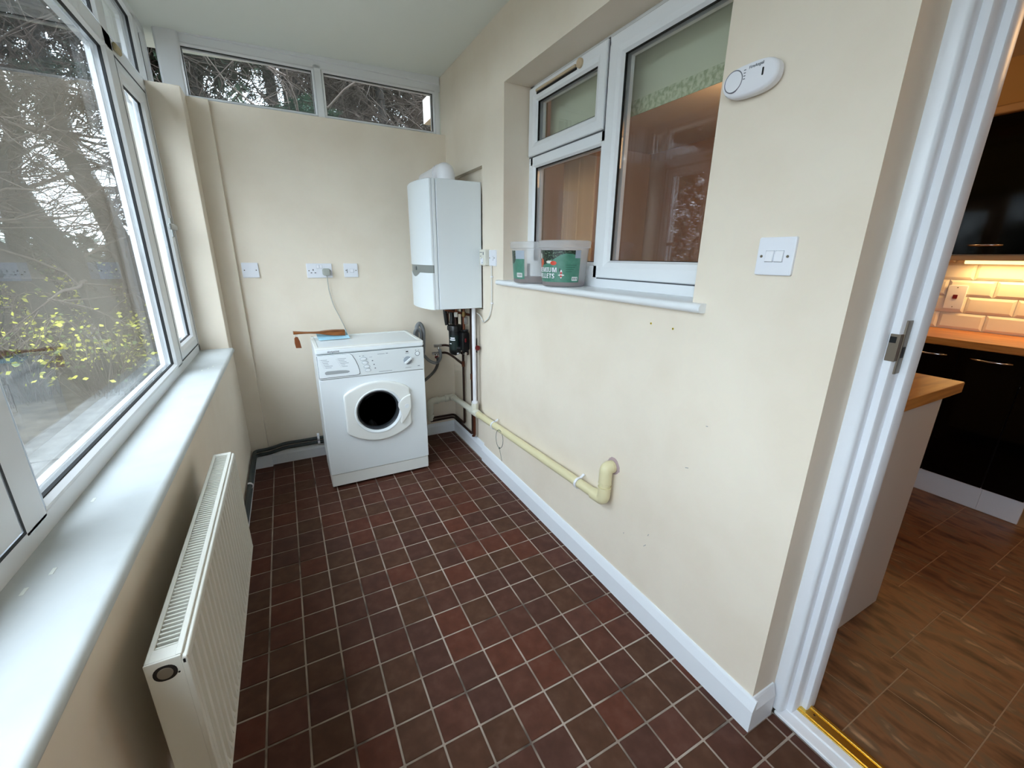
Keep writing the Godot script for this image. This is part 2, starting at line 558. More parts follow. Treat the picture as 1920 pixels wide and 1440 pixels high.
func _ready() -> void:
	# camera
	var cam := Camera3D.new()
	cam.name = "camera"
	add_child(cam)
	cam.fov = 85.208
	cam.near = 0.02
	cam.far = 300.0
	cam.transform = Transform3D(Basis(Vector3(0.883571, 0.011526, 0.468156), Vector3(0.126785, 0.956474, -0.262835), Vector3(-0.450809, 0.291589, 0.843651)).orthonormalized(), Vector3(-0.236, 1.336, 1.388))
	cam.current = true
	# overcast sky
	var sky_mat := ProceduralSkyMaterial.new()
	sky_mat.sky_top_color = Color(0.875, 0.94, 1.0)
	sky_mat.sky_horizon_color = Color(0.62, 0.67, 0.70)
	sky_mat.sky_curve = 0.6
	sky_mat.ground_bottom_color = Color(0.30, 0.29, 0.26)
	sky_mat.ground_horizon_color = Color(0.45, 0.45, 0.43)
	sky_mat.sky_energy_multiplier = 3.2
	sky_mat.ground_energy_multiplier = 0.8
	var sky := Sky.new()
	sky.sky_material = sky_mat
	var env := Environment.new()
	env.background_mode = Environment.BG_SKY
	env.sky = sky
	env.tonemap_mode = Environment.TONE_MAPPER_LINEAR
	env.tonemap_exposure = 1.0
	env.sdfgi_enabled = true
	env.ssao_enabled = true
	env.ssil_enabled = true
	var we := WorldEnvironment.new()
	we.name = "sky"
	we.environment = env
	add_child(we)
	make_materials()
	build_room()
	build_left_window()
	build_end_window()
	build_house_window()
	build_doorway()
	build_kitchen()
	build_garden()
	build_washer()
	build_boiler()
	build_radiator()
	build_pipes()
	build_fittings()
	build_buckets()
	build_small()

# ---------------------------------------------------------------- the shell
func build_room() -> void:
	var t := TILE
	# floor bed and quarry tiles
	var fl := solo("floor", MB.new().box(Vector3(-0.80, -0.12, -1.76), Vector3(0.93, -0.0025, REAR + 0.2)), M.grout, "dark red quarry tile floor with pale grout lines", "floor", "", "structure")
	var full := MB.new().box(Vector3(-0.0532, -0.010, -0.0532), Vector3(0.0532, 0.0, 0.0532), 0.0018).mesh()
	var rng := RandomNumberGenerator.new()
	rng.seed = 12
	var rest := MB.new()
	for k in range(-5, 9):
		for j in range(-14, 23):
			var x0 := maxf(k * t + 0.0028, -0.553)
			var x1 := (k + 1) * t - 0.0028
			var z0 := maxf(j * t + 0.0028, -1.547)
			var z1 := minf((j + 1) * t - 0.0028, REAR)
			var spans := [[z0, z1]]
			if k == 7:
				if z1 < 0.944: x1 = 0.809
				elif z0 < 0.944: spans = [[0.945, z1], [z0, 0.944]]
			if k == 8:
				x1 = 0.927
				if z1 < 0.944 or z0 > 1.80: continue
				if z0 < 0.944: spans = [[0.945, z1]]
			for s in spans.size():
				var e := 0.809 if s == 1 else x1
				if e - x0 < 0.004 or spans[s][1] - spans[s][0] < 0.004: continue
				var whole: bool = absf(e - x0 - 0.1064) < 0.0005 and absf(spans[s][1] - spans[s][0] - 0.1064) < 0.0005
				var drop := rng.randf_range(-0.0007, 0.0)
				var tone := rng.randi_range(0, M.tile.size() - 1)
				var hid := (k > -2 and k < 4 and j < -9 and j > -13) or (k == 7 and j < -10)
				if j > 9 or hid:
					rest.box(Vector3(x0, -0.010, spans[s][0]), Vector3(e, drop, spans[s][1]), 0.0018)
					continue
				if whole:
					lay(fl, "tile", full, M.tile[tone], Transform3D(Basis.IDENTITY, Vector3((x0 + e) / 2, drop, (spans[s][0] + spans[s][1]) / 2)))
				else:
					part(fl, "tile", MB.new().box(Vector3(x0, -0.010, spans[s][0]), Vector3(e, drop, spans[s][1]), 0.0018), M.tile[tone])
	part(fl, "tile_field", rest, M.tile[1]).set_meta("kind", "stuff")
	# house wall with window and door openings and the shallow recess behind the boiler
	var hw := MB.new()
	hw.box(Vector3(WALL, 1.822, -1.70), Vector3(1.06, 2.6, -0.975))
	hw.box(Vector3(WALL + 0.038, 1.0, -1.9), Vector3(1.06, 1.83, -0.975))
	hw.box(Vector3(WALL + 0.014, -0.1, -1.9), Vector3(1.06, 1.02, -0.975))
	hw.box(Vector3(WALL, -0.1, -0.975), Vector3(1.06, 2.6, -0.705))
	hw.box(Vector3(WALL, -0.1, -0.705), Vector3(1.06, 1.19, 0.535))
	hw.box(Vector3(WALL, 2.14, -0.705), Vector3(1.06, 2.6, 0.535))
	hw.box(Vector3(WALL, -0.1, 0.535), Vector3(1.06, 2.6, 0.928))
	hw.box(Vector3(WALL, 2.10, 0.928), Vector3(1.06, 2.6, 1.80))
	hw.box(Vector3(WALL, -0.1, 1.80), Vector3(1.06, 2.6, REAR + 0.2))
	var hwo := solo("wall_right", hw, M.wall, "cream painted house wall with window and doorway", "wall", "", "structure")
	for q in [[1.130, 0.598, 0.012, 0.3], [0.318, 0.47, 0.016, 0.9], [0.300, 0.36, 0.006, 1.4], [0.86, 0.645, 0.007, 0.2], [0.37, 0.48, 0.010, 1.2]]:
		var sm := MB.new(); sm.xf = on_house_wall(WALL, q[0] if q[0] < 1.0 else 0.70, q[1]).rotated_local(Vector3(0, 0, 1), q[3])
		sm.box(Vector3(-q[2] / 2, -0.0008, -0.0005), Vector3(q[2] / 2, 0.0008, 0.0006), 0.0003)
		part(hwo, "scuff_mark", sm, M.print, "small grey scuff")
	# end wall with its slight pilaster
	var bw := MB.new()
	bw.box(Vector3(-0.80, -0.1, BACK - 0.2), Vector3(WALL + 0.02, 2.093, BACK))
	bw.box(Vector3(LEFT - 0.05, -0.1, BACK - 0.05), Vector3(-0.463, 2.093, -1.535), 0.004)
	solo("wall_back", bw, M.wall, "cream end wall under the high strip window", "wall", "", "structure")
	# low wall under the left windows and the pier at its end
	var lw := MB.new()
	lw.box(Vector3(-0.80, -0.1, -1.76), Vector3(LEFT, 0.80, REAR + 0.2))
	lw.box(Vector3(-0.80, 0.79, 2.42), Vector3(LEFT, 2.6, REAR + 0.2))
	lw.box(Vector3(-0.80, 0.79, -1.76), Vector3(LEFT, SHELF, -1.41), 0.004)
	solo("wall_left", lw, M.wall, "low cream wall and pier beside the left windows", "wall", "", "structure")
	# wall behind the camera
	var rw := MB.new()
	rw.box(Vector3(-0.80, -0.1, REAR), Vector3(WALL, 2.6, REAR + 0.2))
	solo("wall_rear", rw, M.wall, "cream wall behind the camera", "wall", "", "structure")
	# ceiling: slopes gently up to the house
	var ce := MB.new().prism(PackedVector2Array([Vector2(-0.95, 2.385), Vector2(1.0, 2.446), Vector2(1.0, 2.62), Vector2(-0.95, 2.56)]), -1.9, REAR + 0.25)
	solo("ceiling", ce, M.ceiling, "plain white sloping ceiling", "ceiling", "", "structure")
	# white post in the far left corner
	var po := MB.new().box(Vector3(-0.655, 2.095, -1.73), Vector3(-0.553, 2.42, -1.615), 0.012)
	solo("trim_1", po, M.gloss, "white corner post between the two high window strips", "post", "", "structure")
	# window board under the left windows
	var nose := PackedVector2Array([Vector2(-0.72, 0.797), Vector2(-0.72, 0.823)])
	for k in 9:
		var a := PI / 2 - PI * k / 8
		nose.append(Vector2(-0.549 + cos(a) * 0.013, 0.810 + sin(a) * 0.013))
	var sb := MB.new().prism(nose, -1.41, 2.42, 0.0, true)
	solo("trim_2", sb, M.sill, "white painted window board with chipped patches", "window sill", "", "structure")
	var chips := MB.new()
	for p in [[-0.60, -0.93], [-0.585, -0.965], [-0.62, -0.45], [-0.66, 0.27], [-0.62, -0.90], [-0.64, 0.52], [-0.66, 0.56]]:
		chips.box(Vector3(p[0] - 0.003, SILL - 0.001, p[1] - 0.009), Vector3(p[0] + 0.003, SILL + 0.0008, p[1] + 0.009), 0.0006)
	part(get_node("trim_2"), "chipped_paint", chips, M.ceiling, "flakes of lifted paint")
	# skirtings
	var sk := PackedVector2Array([Vector2(0, 0), Vector2(0.016, 0), Vector2(0.016, 0.078), Vector2(0.007, 0.108), Vector2(0.004, 0.114), Vector2(0, 0.114)])
	var br := MB.new()
	# along z; local x out of the wall (-x), y up
	br.xf = Transform3D(Basis(Vector3(-1, 0, 0), Vector3(0, 1, 0), Vector3(0, 0, 1)), Vector3(WALL, 0, 0))
	br.prism(sk, -0.985, 0.944)
	br.xf = Transform3D(Basis(Vector3(-1, 0, 0), Vector3(0, 1, 0), Vector3(0, 0, 1)), Vector3(WALL + 0.014, 0, 0))
	var far := sk.duplicate()
	for k in far.size(): far[k].x *= 1.15
	br.prism(far, -1.545, -0.985)
	br.xf = Transform3D(Basis(Vector3(0, 0, 1), Vector3(0, 1, 0), Vector3(1, 0, 0)), Vector3(0, 0, 0.928))
	br.prism(sk, WALL, 0.917)
	solo("baseboard_right", br, M.skirting, "white skirting board along the house wall", "skirting board", "", "structure")
	var bb := MB.new()
	bb.xf = Transform3D(Basis(Vector3(0, 0, 1), Vector3(0, 1, 0), Vector3(1, 0, 0)), Vector3(0, 0, BACK))
	var low := PackedVector2Array([Vector2(0, 0), Vector2(0.015, 0), Vector2(0.015, 0.062), Vector2(0.006, 0.084), Vector2(0, 0.087)])
	bb.prism(low, -0.455, WALL)
	bb.xf = Transform3D.IDENTITY
	bb.box(Vector3(-0.555, 0, BACK), Vector3(-0.452, 0.090, -1.517), 0.003)
	solo("baseboard_back", bb, M.skirting, "white skirting board along the end wall", "skirting board", "", "structure")
	var bl := MB.new().box(Vector3(LEFT, 0, -1.52), Vector3(LEFT + 0.006, 0.078, REAR), 0.002)
	solo("baseboard_left", bl, M.skirting, "thin white skirting board along the left wall", "skirting board", "", "structure")

# ---------------------------------------------------------------- windows
const BEAD := [Vector2(0.0, 0.0), Vector2(0.004, -0.001), Vector2(0.012, -0.012)]
const LINE := [Vector2(0.012, -0.0118), Vector2(0.0142, -0.013), Vector2(0.0142, -0.022)]

func bars(xf: Transform3D, list: Array, depth: float, bev := 0.004) -> MB:
	var m := MB.new()
	m.xf = xf
	for b in list: m.box(Vector3(b[0], b[2], -depth), Vector3(b[1], b[3], 0.0), bev)
	return m

# a fixed light: glazing bead, gasket, sealed pane and the outer lip of the frame
func light_in(under: Node3D, xf: Transform3D, r: Rect2, front := 0.0, deep := 0.056) -> void:
	var x := xf.translated_local(Vector3(0, 0, front))
	var b := MB.new(); b.xf = x
	b.ring(r, BEAD)
	b.ring(r, [Vector2(0.014, -0.040), Vector2(0.014, -deep), Vector2(0.0, -deep - 0.001)])
	part(under, "glazing_bead", b, M.upvc)
	var g := MB.new(); g.xf = x
	g.ring(r, LINE)
	part(under, "gasket", g, M.gasket)
	var p := MB.new(); p.xf = x
	p.box(Vector3(r.position.x + 0.008, r.position.y + 0.008, -0.040), Vector3(r.end.x - 0.008, r.end.y - 0.008, -0.022))
	part(under, "pane", p, M.glass)

# an opening sash with its own stiles and rails, standing a little proud of the frame
func sash_in(under: Node3D, xf: Transform3D, r: Rect2, stile := 0.062, proud := 0.012, line: Material = null) -> Node3D:
	var x := xf.translated_local(Vector3(0, 0, proud))
	var s := MB.new(); s.xf = x
	s.ring(r, [Vector2(0.0035, -proud - 0.012), Vector2(0.0035, -0.004), Vector2(0.007, 0.0), Vector2(stile - 0.014, 0.0), Vector2(stile, -0.004)])
	var o := part(under, "sash", s, M.upvc)
	var k := MB.new(); k.xf = xf
	k.ring(r, [Vector2(-0.002, 0.0006), Vector2(0.005, 0.0006)])
	part(o, "seal", k, line if line else M.gasket)
	var inner := Rect2(r.position + Vector2.ONE * stile, r.size - Vector2.ONE * stile * 2.0)
	var b := MB.new(); b.xf = x.translated_local(Vector3(0, 0, -0.004))
	b.ring(inner, BEAD)
	b.ring(inner, [Vector2(0.014, -0.040), Vector2(0.014, -0.056), Vector2(-0.03, -0.057)])
	part(o, "glazing_bead", b, M.upvc)
	var g := MB.new(); g.xf = b.xf
	g.ring(inner, LINE)
	part(o, "gasket", g, M.gasket)
	var p := MB.new(); p.xf = b.xf
	p.box(Vector3(inner.position.x + 0.008, inner.position.y + 0.008, -0.040), Vector3(inner.end.x - 0.008, inner.end.y - 0.008, -0.022))
	part(o, "pane", p, M.glass)
	return o

func rect(u0: float, u1: float, v0: float, v1: float) -> Rect2: return Rect2(u0, v0, u1 - u0, v1 - v0)

func build_left_window() -> void:
	var xf := on_left_wall(GLAZE)
	var w := thing("window_1", "white plastic framed window wall along the left side", "window", Vector3(GLAZE, SILL, 0), "", "structure")
	var f := bars(xf, [[-2.42, 1.41, SILL - 0.02, 0.863], [-2.42, 1.66, 2.355, 2.44], [-2.42, 1.45, 2.043, 2.102], [1.375, 1.412, SILL, 2.06], [-0.441, -0.363, 0.85, 2.37], [0.859, 0.948, 0.85, 2.37], [1.43, 1.50, 2.09, 2.37], [1.60, 1.66, 2.09, 2.37], [1.40, 1.66, 2.07, 2.106], [-1.50, -1.42, 0.85, 2.37], [-2.42, -2.37, 0.85, 2.37]], 0.055)
	part(w, "frame", f, M.upvc)
	light_in(w, xf, rect(-0.363, 0.859, 0.863, 2.043))
	light_in(w, xf, rect(-2.37, -1.50, 0.863, 2.043))
	for c in [[-2.37, -1.50], [-1.42, -0.441], [-0.363, 0.859], [0.948, 1.43], [1.50, 1.60]]:
		light_in(w, xf, rect(c[0], c[1], 2.102, 2.355))
	var s1 := sash_in(w, xf, rect(0.948, 1.378, 0.863, 2.040), 0.050, 0.0)
	sash_in(w, xf, rect(-1.42, -0.441, 0.863, 2.040), 0.062, 0.0)
	# cockspur handle on the far stile
	var h := MB.new()
	h.xf = xf.translated_local(Vector3(1.285, 1.452, 0.004))
	h.box(Vector3(-0.011, -0.045, 0), Vector3(0.011, 0.045, 0.008), 0.004)
	h.box(Vector3(-0.010, -0.011, 0.008), Vector3(0.010, 0.011, 0.024), 0.004)
	h.box(Vector3(-0.135, -0.014, 0.014), Vector3(0.012, 0.014, 0.026), 0.005)
	part(s1, "handle", h, mat(Color(0.62, 0.63, 0.62), 0.35, 0.2), "grey lever handle")
	var v := MB.new()
	v.xf = xf.translated_local(Vector3(0.985, 2.072, 0.0))
	v.box(Vector3(-0.035, -0.014, 0), Vector3(0.035, 0.014, 0.014), 0.006)
	part(w, "vent_cap", v, mat(Color(0.74, 0.68, 0.52), 0.5), "yellowed plastic vent cap")

func build_end_window() -> void:
	var xf := on_end_wall(-1.638)
	var w := thing("window_2", "high strip window of two lights in the end wall", "window", Vector3(0.1, 2.09, -1.638), "", "structure")
	part(w, "frame", bars(xf, [[-0.62, 0.84, 2.06, 2.116], [-0.62, 0.84, 2.357, 2.46], [-0.62, -0.565, 2.06, 2.44], [0.065, 0.106, 2.09, 2.38], [0.782, 0.812, 2.06, 2.44]], 0.055), M.upvc)
	part(w, "head_trim", bars(xf.translated_local(Vector3(0, 0, 0.010)), [[-0.60, 0.815, 2.395, 2.46]], 0.03, 0.003), M.upvc)
	part(w, "corner_fillet", MB.new().box(Vector3(0.811, 2.09, -1.69), Vector3(0.84, 2.46, -1.642)), M.ceiling)
	light_in(w, xf, rect(-0.565, 0.065, 2.116, 2.357))
	light_in(w, xf, rect(0.106, 0.782, 2.116, 2.357))

func build_house_window() -> void:
	var xf := on_house_wall(0.967)
	var w := thing("window_3", "white plastic kitchen window set deep in the house wall", "window", Vector3(0.967, 1.215, 0), "", "structure")
	part(w, "frame", bars(xf, [[-0.706, -0.665, 1.19, 2.142], [0.500, 0.536, 1.19, 2.142], [-0.706, 0.536, 1.19, 1.306], [-0.706, 0.536, 2.098, 2.142], [-0.125, -0.075, 1.25, 2.12], [-0.69, -0.10, 1.782, 1.84]], 0.055), M.upvc)
	light_in(w, xf, rect(-0.665, -0.106, 1.306, 1.785))
	var grey_line := mat(Color(0.34, 0.35, 0.37), 0.6)
	var fan := sash_in(w, xf, rect(-0.699, -0.107, 1.822, 2.130), 0.055, 0.012, grey_line)
	sash_in(w, xf, rect(-0.094, 0.530, 1.251, 2.126), 0.062, 0.012, grey_line)
	# trickle vent: a beige hood with a dark slot below it
	var x2 := xf.translated_local(Vector3(0, 0, 0.012))
	var v := MB.new(); v.xf = x2
	v.box(Vector3(-0.62, 2.094, 0), Vector3(-0.30, 2.106, 0.012), 0.004)
	var vo := part(fan, "trickle_vent", v, mat(Color(0.78, 0.70, 0.58), 0.45), "beige trickle vent")
	var vs := MB.new(); vs.xf = x2
	vs.box(Vector3(-0.62, 2.086, 0), Vector3(-0.30, 2.0935, 0.004))
	var q := part(fan, "vent_slot", vs, M.hole)
	var vk := MB.new(); vk.xf = x2.translated_local(Vector3(-0.275, 2.100, 0))
	vk.prism(circle(Vector2.ZERO, 0.018, 16), 0, 0.012, 0.004, true)
	part(fan, "vent_knob", vk, vo.material_override)
	# its sill, with a bullnose
	var nose := PackedVector2Array([Vector2(0.97, 1.189), Vector2(0.97, 1.214)])
	for k in 9:
		var a := PI / 2 + PI * k / 8
		nose.append(Vector2(0.8035 + cos(a) * 0.0135, 1.2005 + sin(a) * 0.0135))
	var m := MB.new().prism(nose, -0.704, 0.534, 0.0, true)
	var horn := PackedVector2Array()
	for k in range(2, nose.size()): horn.append(nose[k])
	horn.append(Vector2(WALL - 0.0005, nose[-1].y)); horn.append(Vector2(WALL - 0.0005, nose[2].y))
	m.prism(horn, -0.742, -0.704, 0.0, true)
	m.prism(horn, 0.534, 0.583, 0.0, true)
	solo("trim_3", m, M.upvc, "white bullnose sill under the kitchen window", "window sill", "", "structure")

func build_doorway() -> void:
	var d := thing("door_1", "white gloss painted door frame to the kitchen", "door frame", Vector3(0.97, 0, 0.96), "", "structure")
	var prof := PackedVector2Array([Vector2(0.930, 0.920), Vector2(1.052, 0.920), Vector2(1.052, 0.996), Vector2(1.008, 0.9965), Vector2(1.005, 0.9945), Vector2(1.005, 0.981), Vector2(0.964, 0.979), Vector2(0.961, 0.977), Vector2(0.961, 0.962), Vector2(0.940, 0.961), Vector2(0.933, 0.957), Vector2(0.930, 0.950)])
	var up := Transform3D(Basis(Vector3(1, 0, 0), Vector3(0, 0, 1), Vector3(0, 1, 0)), Vector3.ZERO)
	var j := MB.new(); j.xf = up
	j.prism(prof, 0.016, 2.06, 0.0, true)
	part(d, "jamb", j, M.jamb)
	var p2 := PackedVector2Array()
	for q in prof: p2.append(Vector2(q.x, 2.728 - q.y))
	var j2 := MB.new(); j2.xf = up
	j2.prism(p2, 0.016, 2.06, 0.0, true)
	part(d, "jamb", j2, M.jamb)
	part(d, "head", MB.new().box(Vector3(0.930, 2.05, 0.925), Vector3(1.052, 2.10, 1.80), 0.003), M.jamb)
	var th := MB.new()
	th.box(Vector3(0.926, 0.0, 0.945), Vector3(0.975, 0.014, 1.785), 0.004)
	th.box(Vector3(0.960, 0.0, 0.945), Vector3(1.035, 0.020, 1.785), 0.004)
	part(d, "threshold", th, M.gloss, "worn white timber threshold")
	var bs := MB.new()
	bs.box(Vector3(0.984, 0.018, 0.974), Vector3(1.034, 0.0235, 1.785), 0.002)
	bs.box(Vector3(0.990, 0.022, 0.974), Vector3(1.000, 0.027, 1.785), 0.002)
	bs.box(Vector3(1.022, 0.022, 0.974), Vector3(1.034, 0.028, 1.785), 0.003)
	var bo := part(d, "carpet_bar", bs, M.brass, "brass threshold strip")
	part(bo, "screw", MB.new().box(Vector3(1.009, 0.0225, 1.012), Vector3(1.014, 0.0243, 1.018), 0.001), M.hole)
	# lock keep let into the rebate
	var kp := MB.new()
	kp.box(Vector3(0.976, 1.087, 0.978), Vector3(1.000, 1.210, 0.9835), 0.001)
	kp.box(Vector3(0.9595, 1.118, 0.963), Vector3(0.980, 1.180, 0.982), 0.001)
	var ko := part(d, "lock_keep", kp, M.steel, "tarnished metal lock keep")
	var kh := MB.new()
	kh.box(Vector3(0.9590, 1.160, 0.964), Vector3(0.962, 1.174, 0.976))
	kh.box(Vector3(0.981, 1.125, 0.9815), Vector3(0.994, 1.150, 0.9842))
	part(ko, "bolt_hole", kh, M.hole)

func build_kitchen() -> void:
	# room shell
	solo("wall_kitchen_near", kitchen_near_wall(), M.orange, "orange painted kitchen side of the house wall", "wall", "", "structure")
	solo("wall_kitchen_far", MB.new().box(Vector3(3.475, -0.1, -2.4), Vector3(3.65, 2.6, 2.9)), M.orange, "orange kitchen wall above the black units", "wall", "", "structure")
	solo("wall_kitchen_back", MB.new().box(Vector3(1.06, -0.1, -2.6), Vector3(3.65, 2.6, -2.4)), M.orange, "orange kitchen wall seen through the house window", "wall", "", "structure")
	solo("wall_kitchen_front", MB.new().box(Vector3(1.06, -0.1, 2.7), Vector3(3.65, 2.6, 2.9)), M.orange, "orange kitchen wall behind the doorway", "wall", "", "structure")
	solo("ceiling_kitchen", MB.new().box(Vector3(1.0, 2.42, -2.6), Vector3(3.65, 2.6, 2.9)), M.kitchen_ceiling, "pale kitchen ceiling", "ceiling", "", "structure")
	# vinyl slab floor
	var fl := solo("floor_kitchen", MB.new().box(Vector3(1.0, -0.1, -2.6), Vector3(3.65, 0.0, 2.9)), M.slab_joint, "brown slate look slab floor in the kitchen", "floor", "", "structure")
	var rng := RandomNumberGenerator.new()
	rng.seed = 5
	var cells := []
	for k in range(-3, 7):
		var a: float = 1.072 + 0.2075 * (k - 0)
		var cut := [1.036, 1.222, 1.485] if k < 0 else ([1.036, 1.335, 1.485] if k % 2 == 0 else [1.036, 1.19, 1.485])
		for c in cut.size() - 1: cells.append([cut[c], cut[c + 1], a, a + 0.2075])
		var b: float = 1.026 + 0.25 * k
		var cut2 := [1.485, 1.72, 1.93] if k < 0 else ([1.485, 1.635, 1.93] if k % 2 == 0 else [1.485, 1.78, 1.93])
		for c in cut2.size() - 1: cells.append([cut2[c], cut2[c + 1], b, b + 0.25])
		var e: float = 0.881 + 0.193 * k
		cells.append([1.93, 2.43 if k % 2 == 0 else 2.20, e, e + 0.193])
		if k % 2 != 0: cells.append([2.20, 2.43, e, e + 0.193])
		var g: float = 1.025 + 0.25 * k
		cells.append([2.43, 2.73, g, g + 0.25])
		cells.append([2.73, 3.04, g, g + 0.25])
	for c in cells:
		part(fl, "slab", MB.new().box(Vector3(c[0] + 0.0015, -0.004, c[2] + 0.0015), Vector3(c[1] - 0.0015, 0.0012, c[3] - 0.0015), 0.0004), M.slab[rng.randi_range(0, 3)])
	# base units along the far wall
	var zs := [-0.69, -0.19, 0.31, 0.81]
	for i in zs.size():
		var z0: float = zs[i]
		var z1: float = z0 + (0.5 if i < 3 else 0.158)
		var lab: String = ["black gloss base unit far along the run", "black gloss base unit next to the far one", "black gloss two door base unit under the cooker switch", "narrow black gloss unit at the near end of the run"][i]
		var cb := thing("base_cabinet", lab, "cabinet", Vector3(3.2, 0, (z0 + z1) / 2), "black kitchen base units")
		part(cb, "carcass", MB.new().box(Vector3(3.012, 0.145, z0 + 0.001), Vector3(3.46, 0.889, z1 - 0.001)), M.carcass)
		part(cb, "plinth", MB.new().box(Vector3(3.04, 0.003, z0), Vector3(3.056, 0.138, z1), 0.002), M.plinth)
		var nd := 2 if i < 3 else 1
		for k in nd:
			var a := z0 + (z1 - z0) * k / nd + 0.0015
			var b := z0 + (z1 - z0) * (k + 1) / nd - 0.0015
			var dr := part(cb, "door", MB.new().box(Vector3(2.992, 0.150, a), Vector3(3.011, 0.886, b), 0.002), M.black_gloss)
			if nd == 2: part(dr, "handle", bow(on_house_wall(2.992), (a + b) / 2 - 0.0, 0.838, 0.152), M.chrome, "curved chrome bar handle")
	var wt := MB.new().box(Vector3(2.970, 0.890, -0.80), Vector3(3.474, 0.930, 0.985), 0.003)
	solo("worktop", wt, M.worktop, "wood effect worktop on the black base units", "worktop")
	# bevelled wall tiles
	var tw := solo("trim_4", MB.new().box(Vector3(3.464, 0.93, -0.8), Vector3(3.476, 1.40, 1.3)), M.tile_joint, "cream bevelled brick tiles between worktop and wall units", "tiles", "", "structure")
	for row in 5:
		var y0 := 0.933 + row * 0.0995
		for k in range(-5, 7):
			var z0 := 0.50 + (k - (0.5 if row % 2 == 1 else 0.0)) * 0.2075
			if z0 > 1.15: continue
			var tm := MB.new()
			tm.xf = on_house_wall(3.464)
			bevel_tile(tm, z0 + 0.0015, z0 + 0.206, y0 + 0.0015, minf(y0 + 0.098, 1.372))
			part(tw, "wall_tile", tm, M.wall_tile)
	# cooker switch
	var cs := thing("cooker_switch", "tall white cooker switch with a red rocker on the cream tiles", "switch", Vector3(3.452, 1.125, 0.345))
	var m := MB.new(); m.xf = on_house_wall(3.455)
	m.prism(round_rect(rect(0.300, 0.386, 1.055, 1.198), 0.004), -0.004, 0.011, 0.003)
	part(cs, "plate", m, M.fitting)
	var r := MB.new(); r.xf = on_house_wall(3.444)
	r.box(Vector3(0.332, 1.118, 0), Vector3(0.354, 1.142, 0.005), 0.002)
	part(cs, "rocker", r, M.red, "red rocker switch")
	for y in [1.068, 1.185]: part(cs, "screw", screw_at(on_house_wall(3.444, y, 0.343)), M.screw)
	# wall units with the strip lamp under them
	var us := [[-0.44, 0.10], [0.10, 0.64], [0.64, 1.18]]
	for i in 3:
		var lab: String = ["black gloss wall unit furthest from the doorway", "black gloss wall unit over the cooker switch", "black gloss wall unit nearest the room end"][i]
		var wu := thing("wall_cabinet", lab, "cabinet", Vector3(3.3, 1.375, (us[i][0] + us[i][1]) / 2), "black kitchen wall units")
		part(wu, "carcass", MB.new().box(Vector3(3.150, 1.375, us[i][0] + 0.001), Vector3(3.474, 2.06, us[i][1] - 0.001)), M.carcass)
		var dr := part(wu, "door", MB.new().box(Vector3(3.130, 1.378, us[i][0] + 0.0015), Vector3(3.149, 2.06, us[i][1] - 0.0015), 0.002), M.black_gloss)
		part(dr, "handle", bow(on_house_wall(3.130), us[i][0] + 0.385, 1.425, 0.13), M.chrome, "curved chrome bar handle")
		part(wu, "cornice", MB.new().box(Vector3(3.105, 2.061, us[i][0]), Vector3(3.474, 2.105, us[i][1]), 0.012), M.lamp_trim, "tan cornice strip")
		part(wu, "light_rail", MB.new().box(Vector3(3.140, 1.345, us[i][0]), Vector3(3.160, 1.3745, us[i][1]), 0.002), M.lamp_trim, "tan light rail")
	var lp := thing("strip_lamp", "lit strip lamp under the black wall units", "lamp", Vector3(3.38, 1.36, 0.73))
	part(lp, "housing", MB.new().box(Vector3(3.345, 1.352, 0.33), Vector3(3.405, 1.374, 1.13), 0.004), M.lamp_trim)
	var em := mat(Color(1, 0.85, 0.6), 0.5)
	em.emission_enabled = true
	em.emission = Color(1.0, 0.84, 0.56)
	em.emission_energy_multiplier = 2.4
	part(lp, "lamp_tube", MB.new().tube([Vector3(3.375, 1.338, 0.36), Vector3(3.375, 1.338, 1.10)], 0.012, 12), em, "glowing warm white tube")
	var al := AreaLight3D.new()
	al.name = "strip_lamp_light"
	al.area_size = Vector2(0.74, 0.03)
	al.light_color = Color(1.0, 0.80, 0.50)
	al.light_energy = 0.34
	al.shadow_enabled = true
	al.area_range = 6.0
	add_child(al)
	al.transform = Transform3D(Basis(Vector3(0, 0, 1), Vector3(1, 0, 0), Vector3(0, 1, 0)), Vector3(3.375, 1.322, 0.73))
	# peninsula beside the doorway
	var pn := thing("peninsula", "pale peninsula unit just inside the kitchen doorway", "cabinet", Vector3(1.4, 0, 0.6))
	part(pn, "end_panel", MB.new().box(Vector3(1.082, 0.003, 0.858), Vector3(1.742, 0.889, 0.876), 0.002), M.end_panel, "plain beige end panel")
	part(pn, "carcass", MB.new().box(Vector3(1.082, 0.1, 0.30), Vector3(1.730, 0.889, 0.857)), M.carcass)
	solo("peninsula_worktop", MB.new().box(Vector3(1.082, 0.8895, 0.22), Vector3(1.852, 0.930, 0.890), 0.003), M.worktop_across, "wood effect worktop overhanging the pale peninsula", "worktop")
	# ceiling lamp
	var cl := thing("ceiling_lamp", "round lit ceiling lamp at the window end of the kitchen", "lamp", Vector3(2.35, 2.42, -0.45))
	var lb := MB.new(); lb.xf = Transform3D(Basis.IDENTITY, Vector3(2.35, 2.42, -0.45))
	lb.lathe([Vector2(0.0, -0.025), Vector2(0.155, -0.024), Vector2(0.17, -0.022), Vector2(0.17, -0.001)], 32)
	part(cl, "base", lb, M.kitchen_ceiling)
	var dome := []
	for k in 9: dome.append(Vector2(0.155 * sin(PI / 2 * k / 8), -0.025 - 0.05 * cos(PI / 2 * k / 8)))
	var lg := MB.new(); lg.xf = lb.xf
	lg.lathe(dome, 32)
	var em2: StandardMaterial3D = em.duplicate()
	em2.emission = Color(1.0, 0.78, 0.50)
	em2.emission_energy_multiplier = 2.0
	part(cl, "lamp_shade", lg, em2, "glowing shade")
	var om := OmniLight3D.new()
	om.name = "ceiling_lamp_light"
	om.light_color = Color(1.0, 0.80, 0.56)
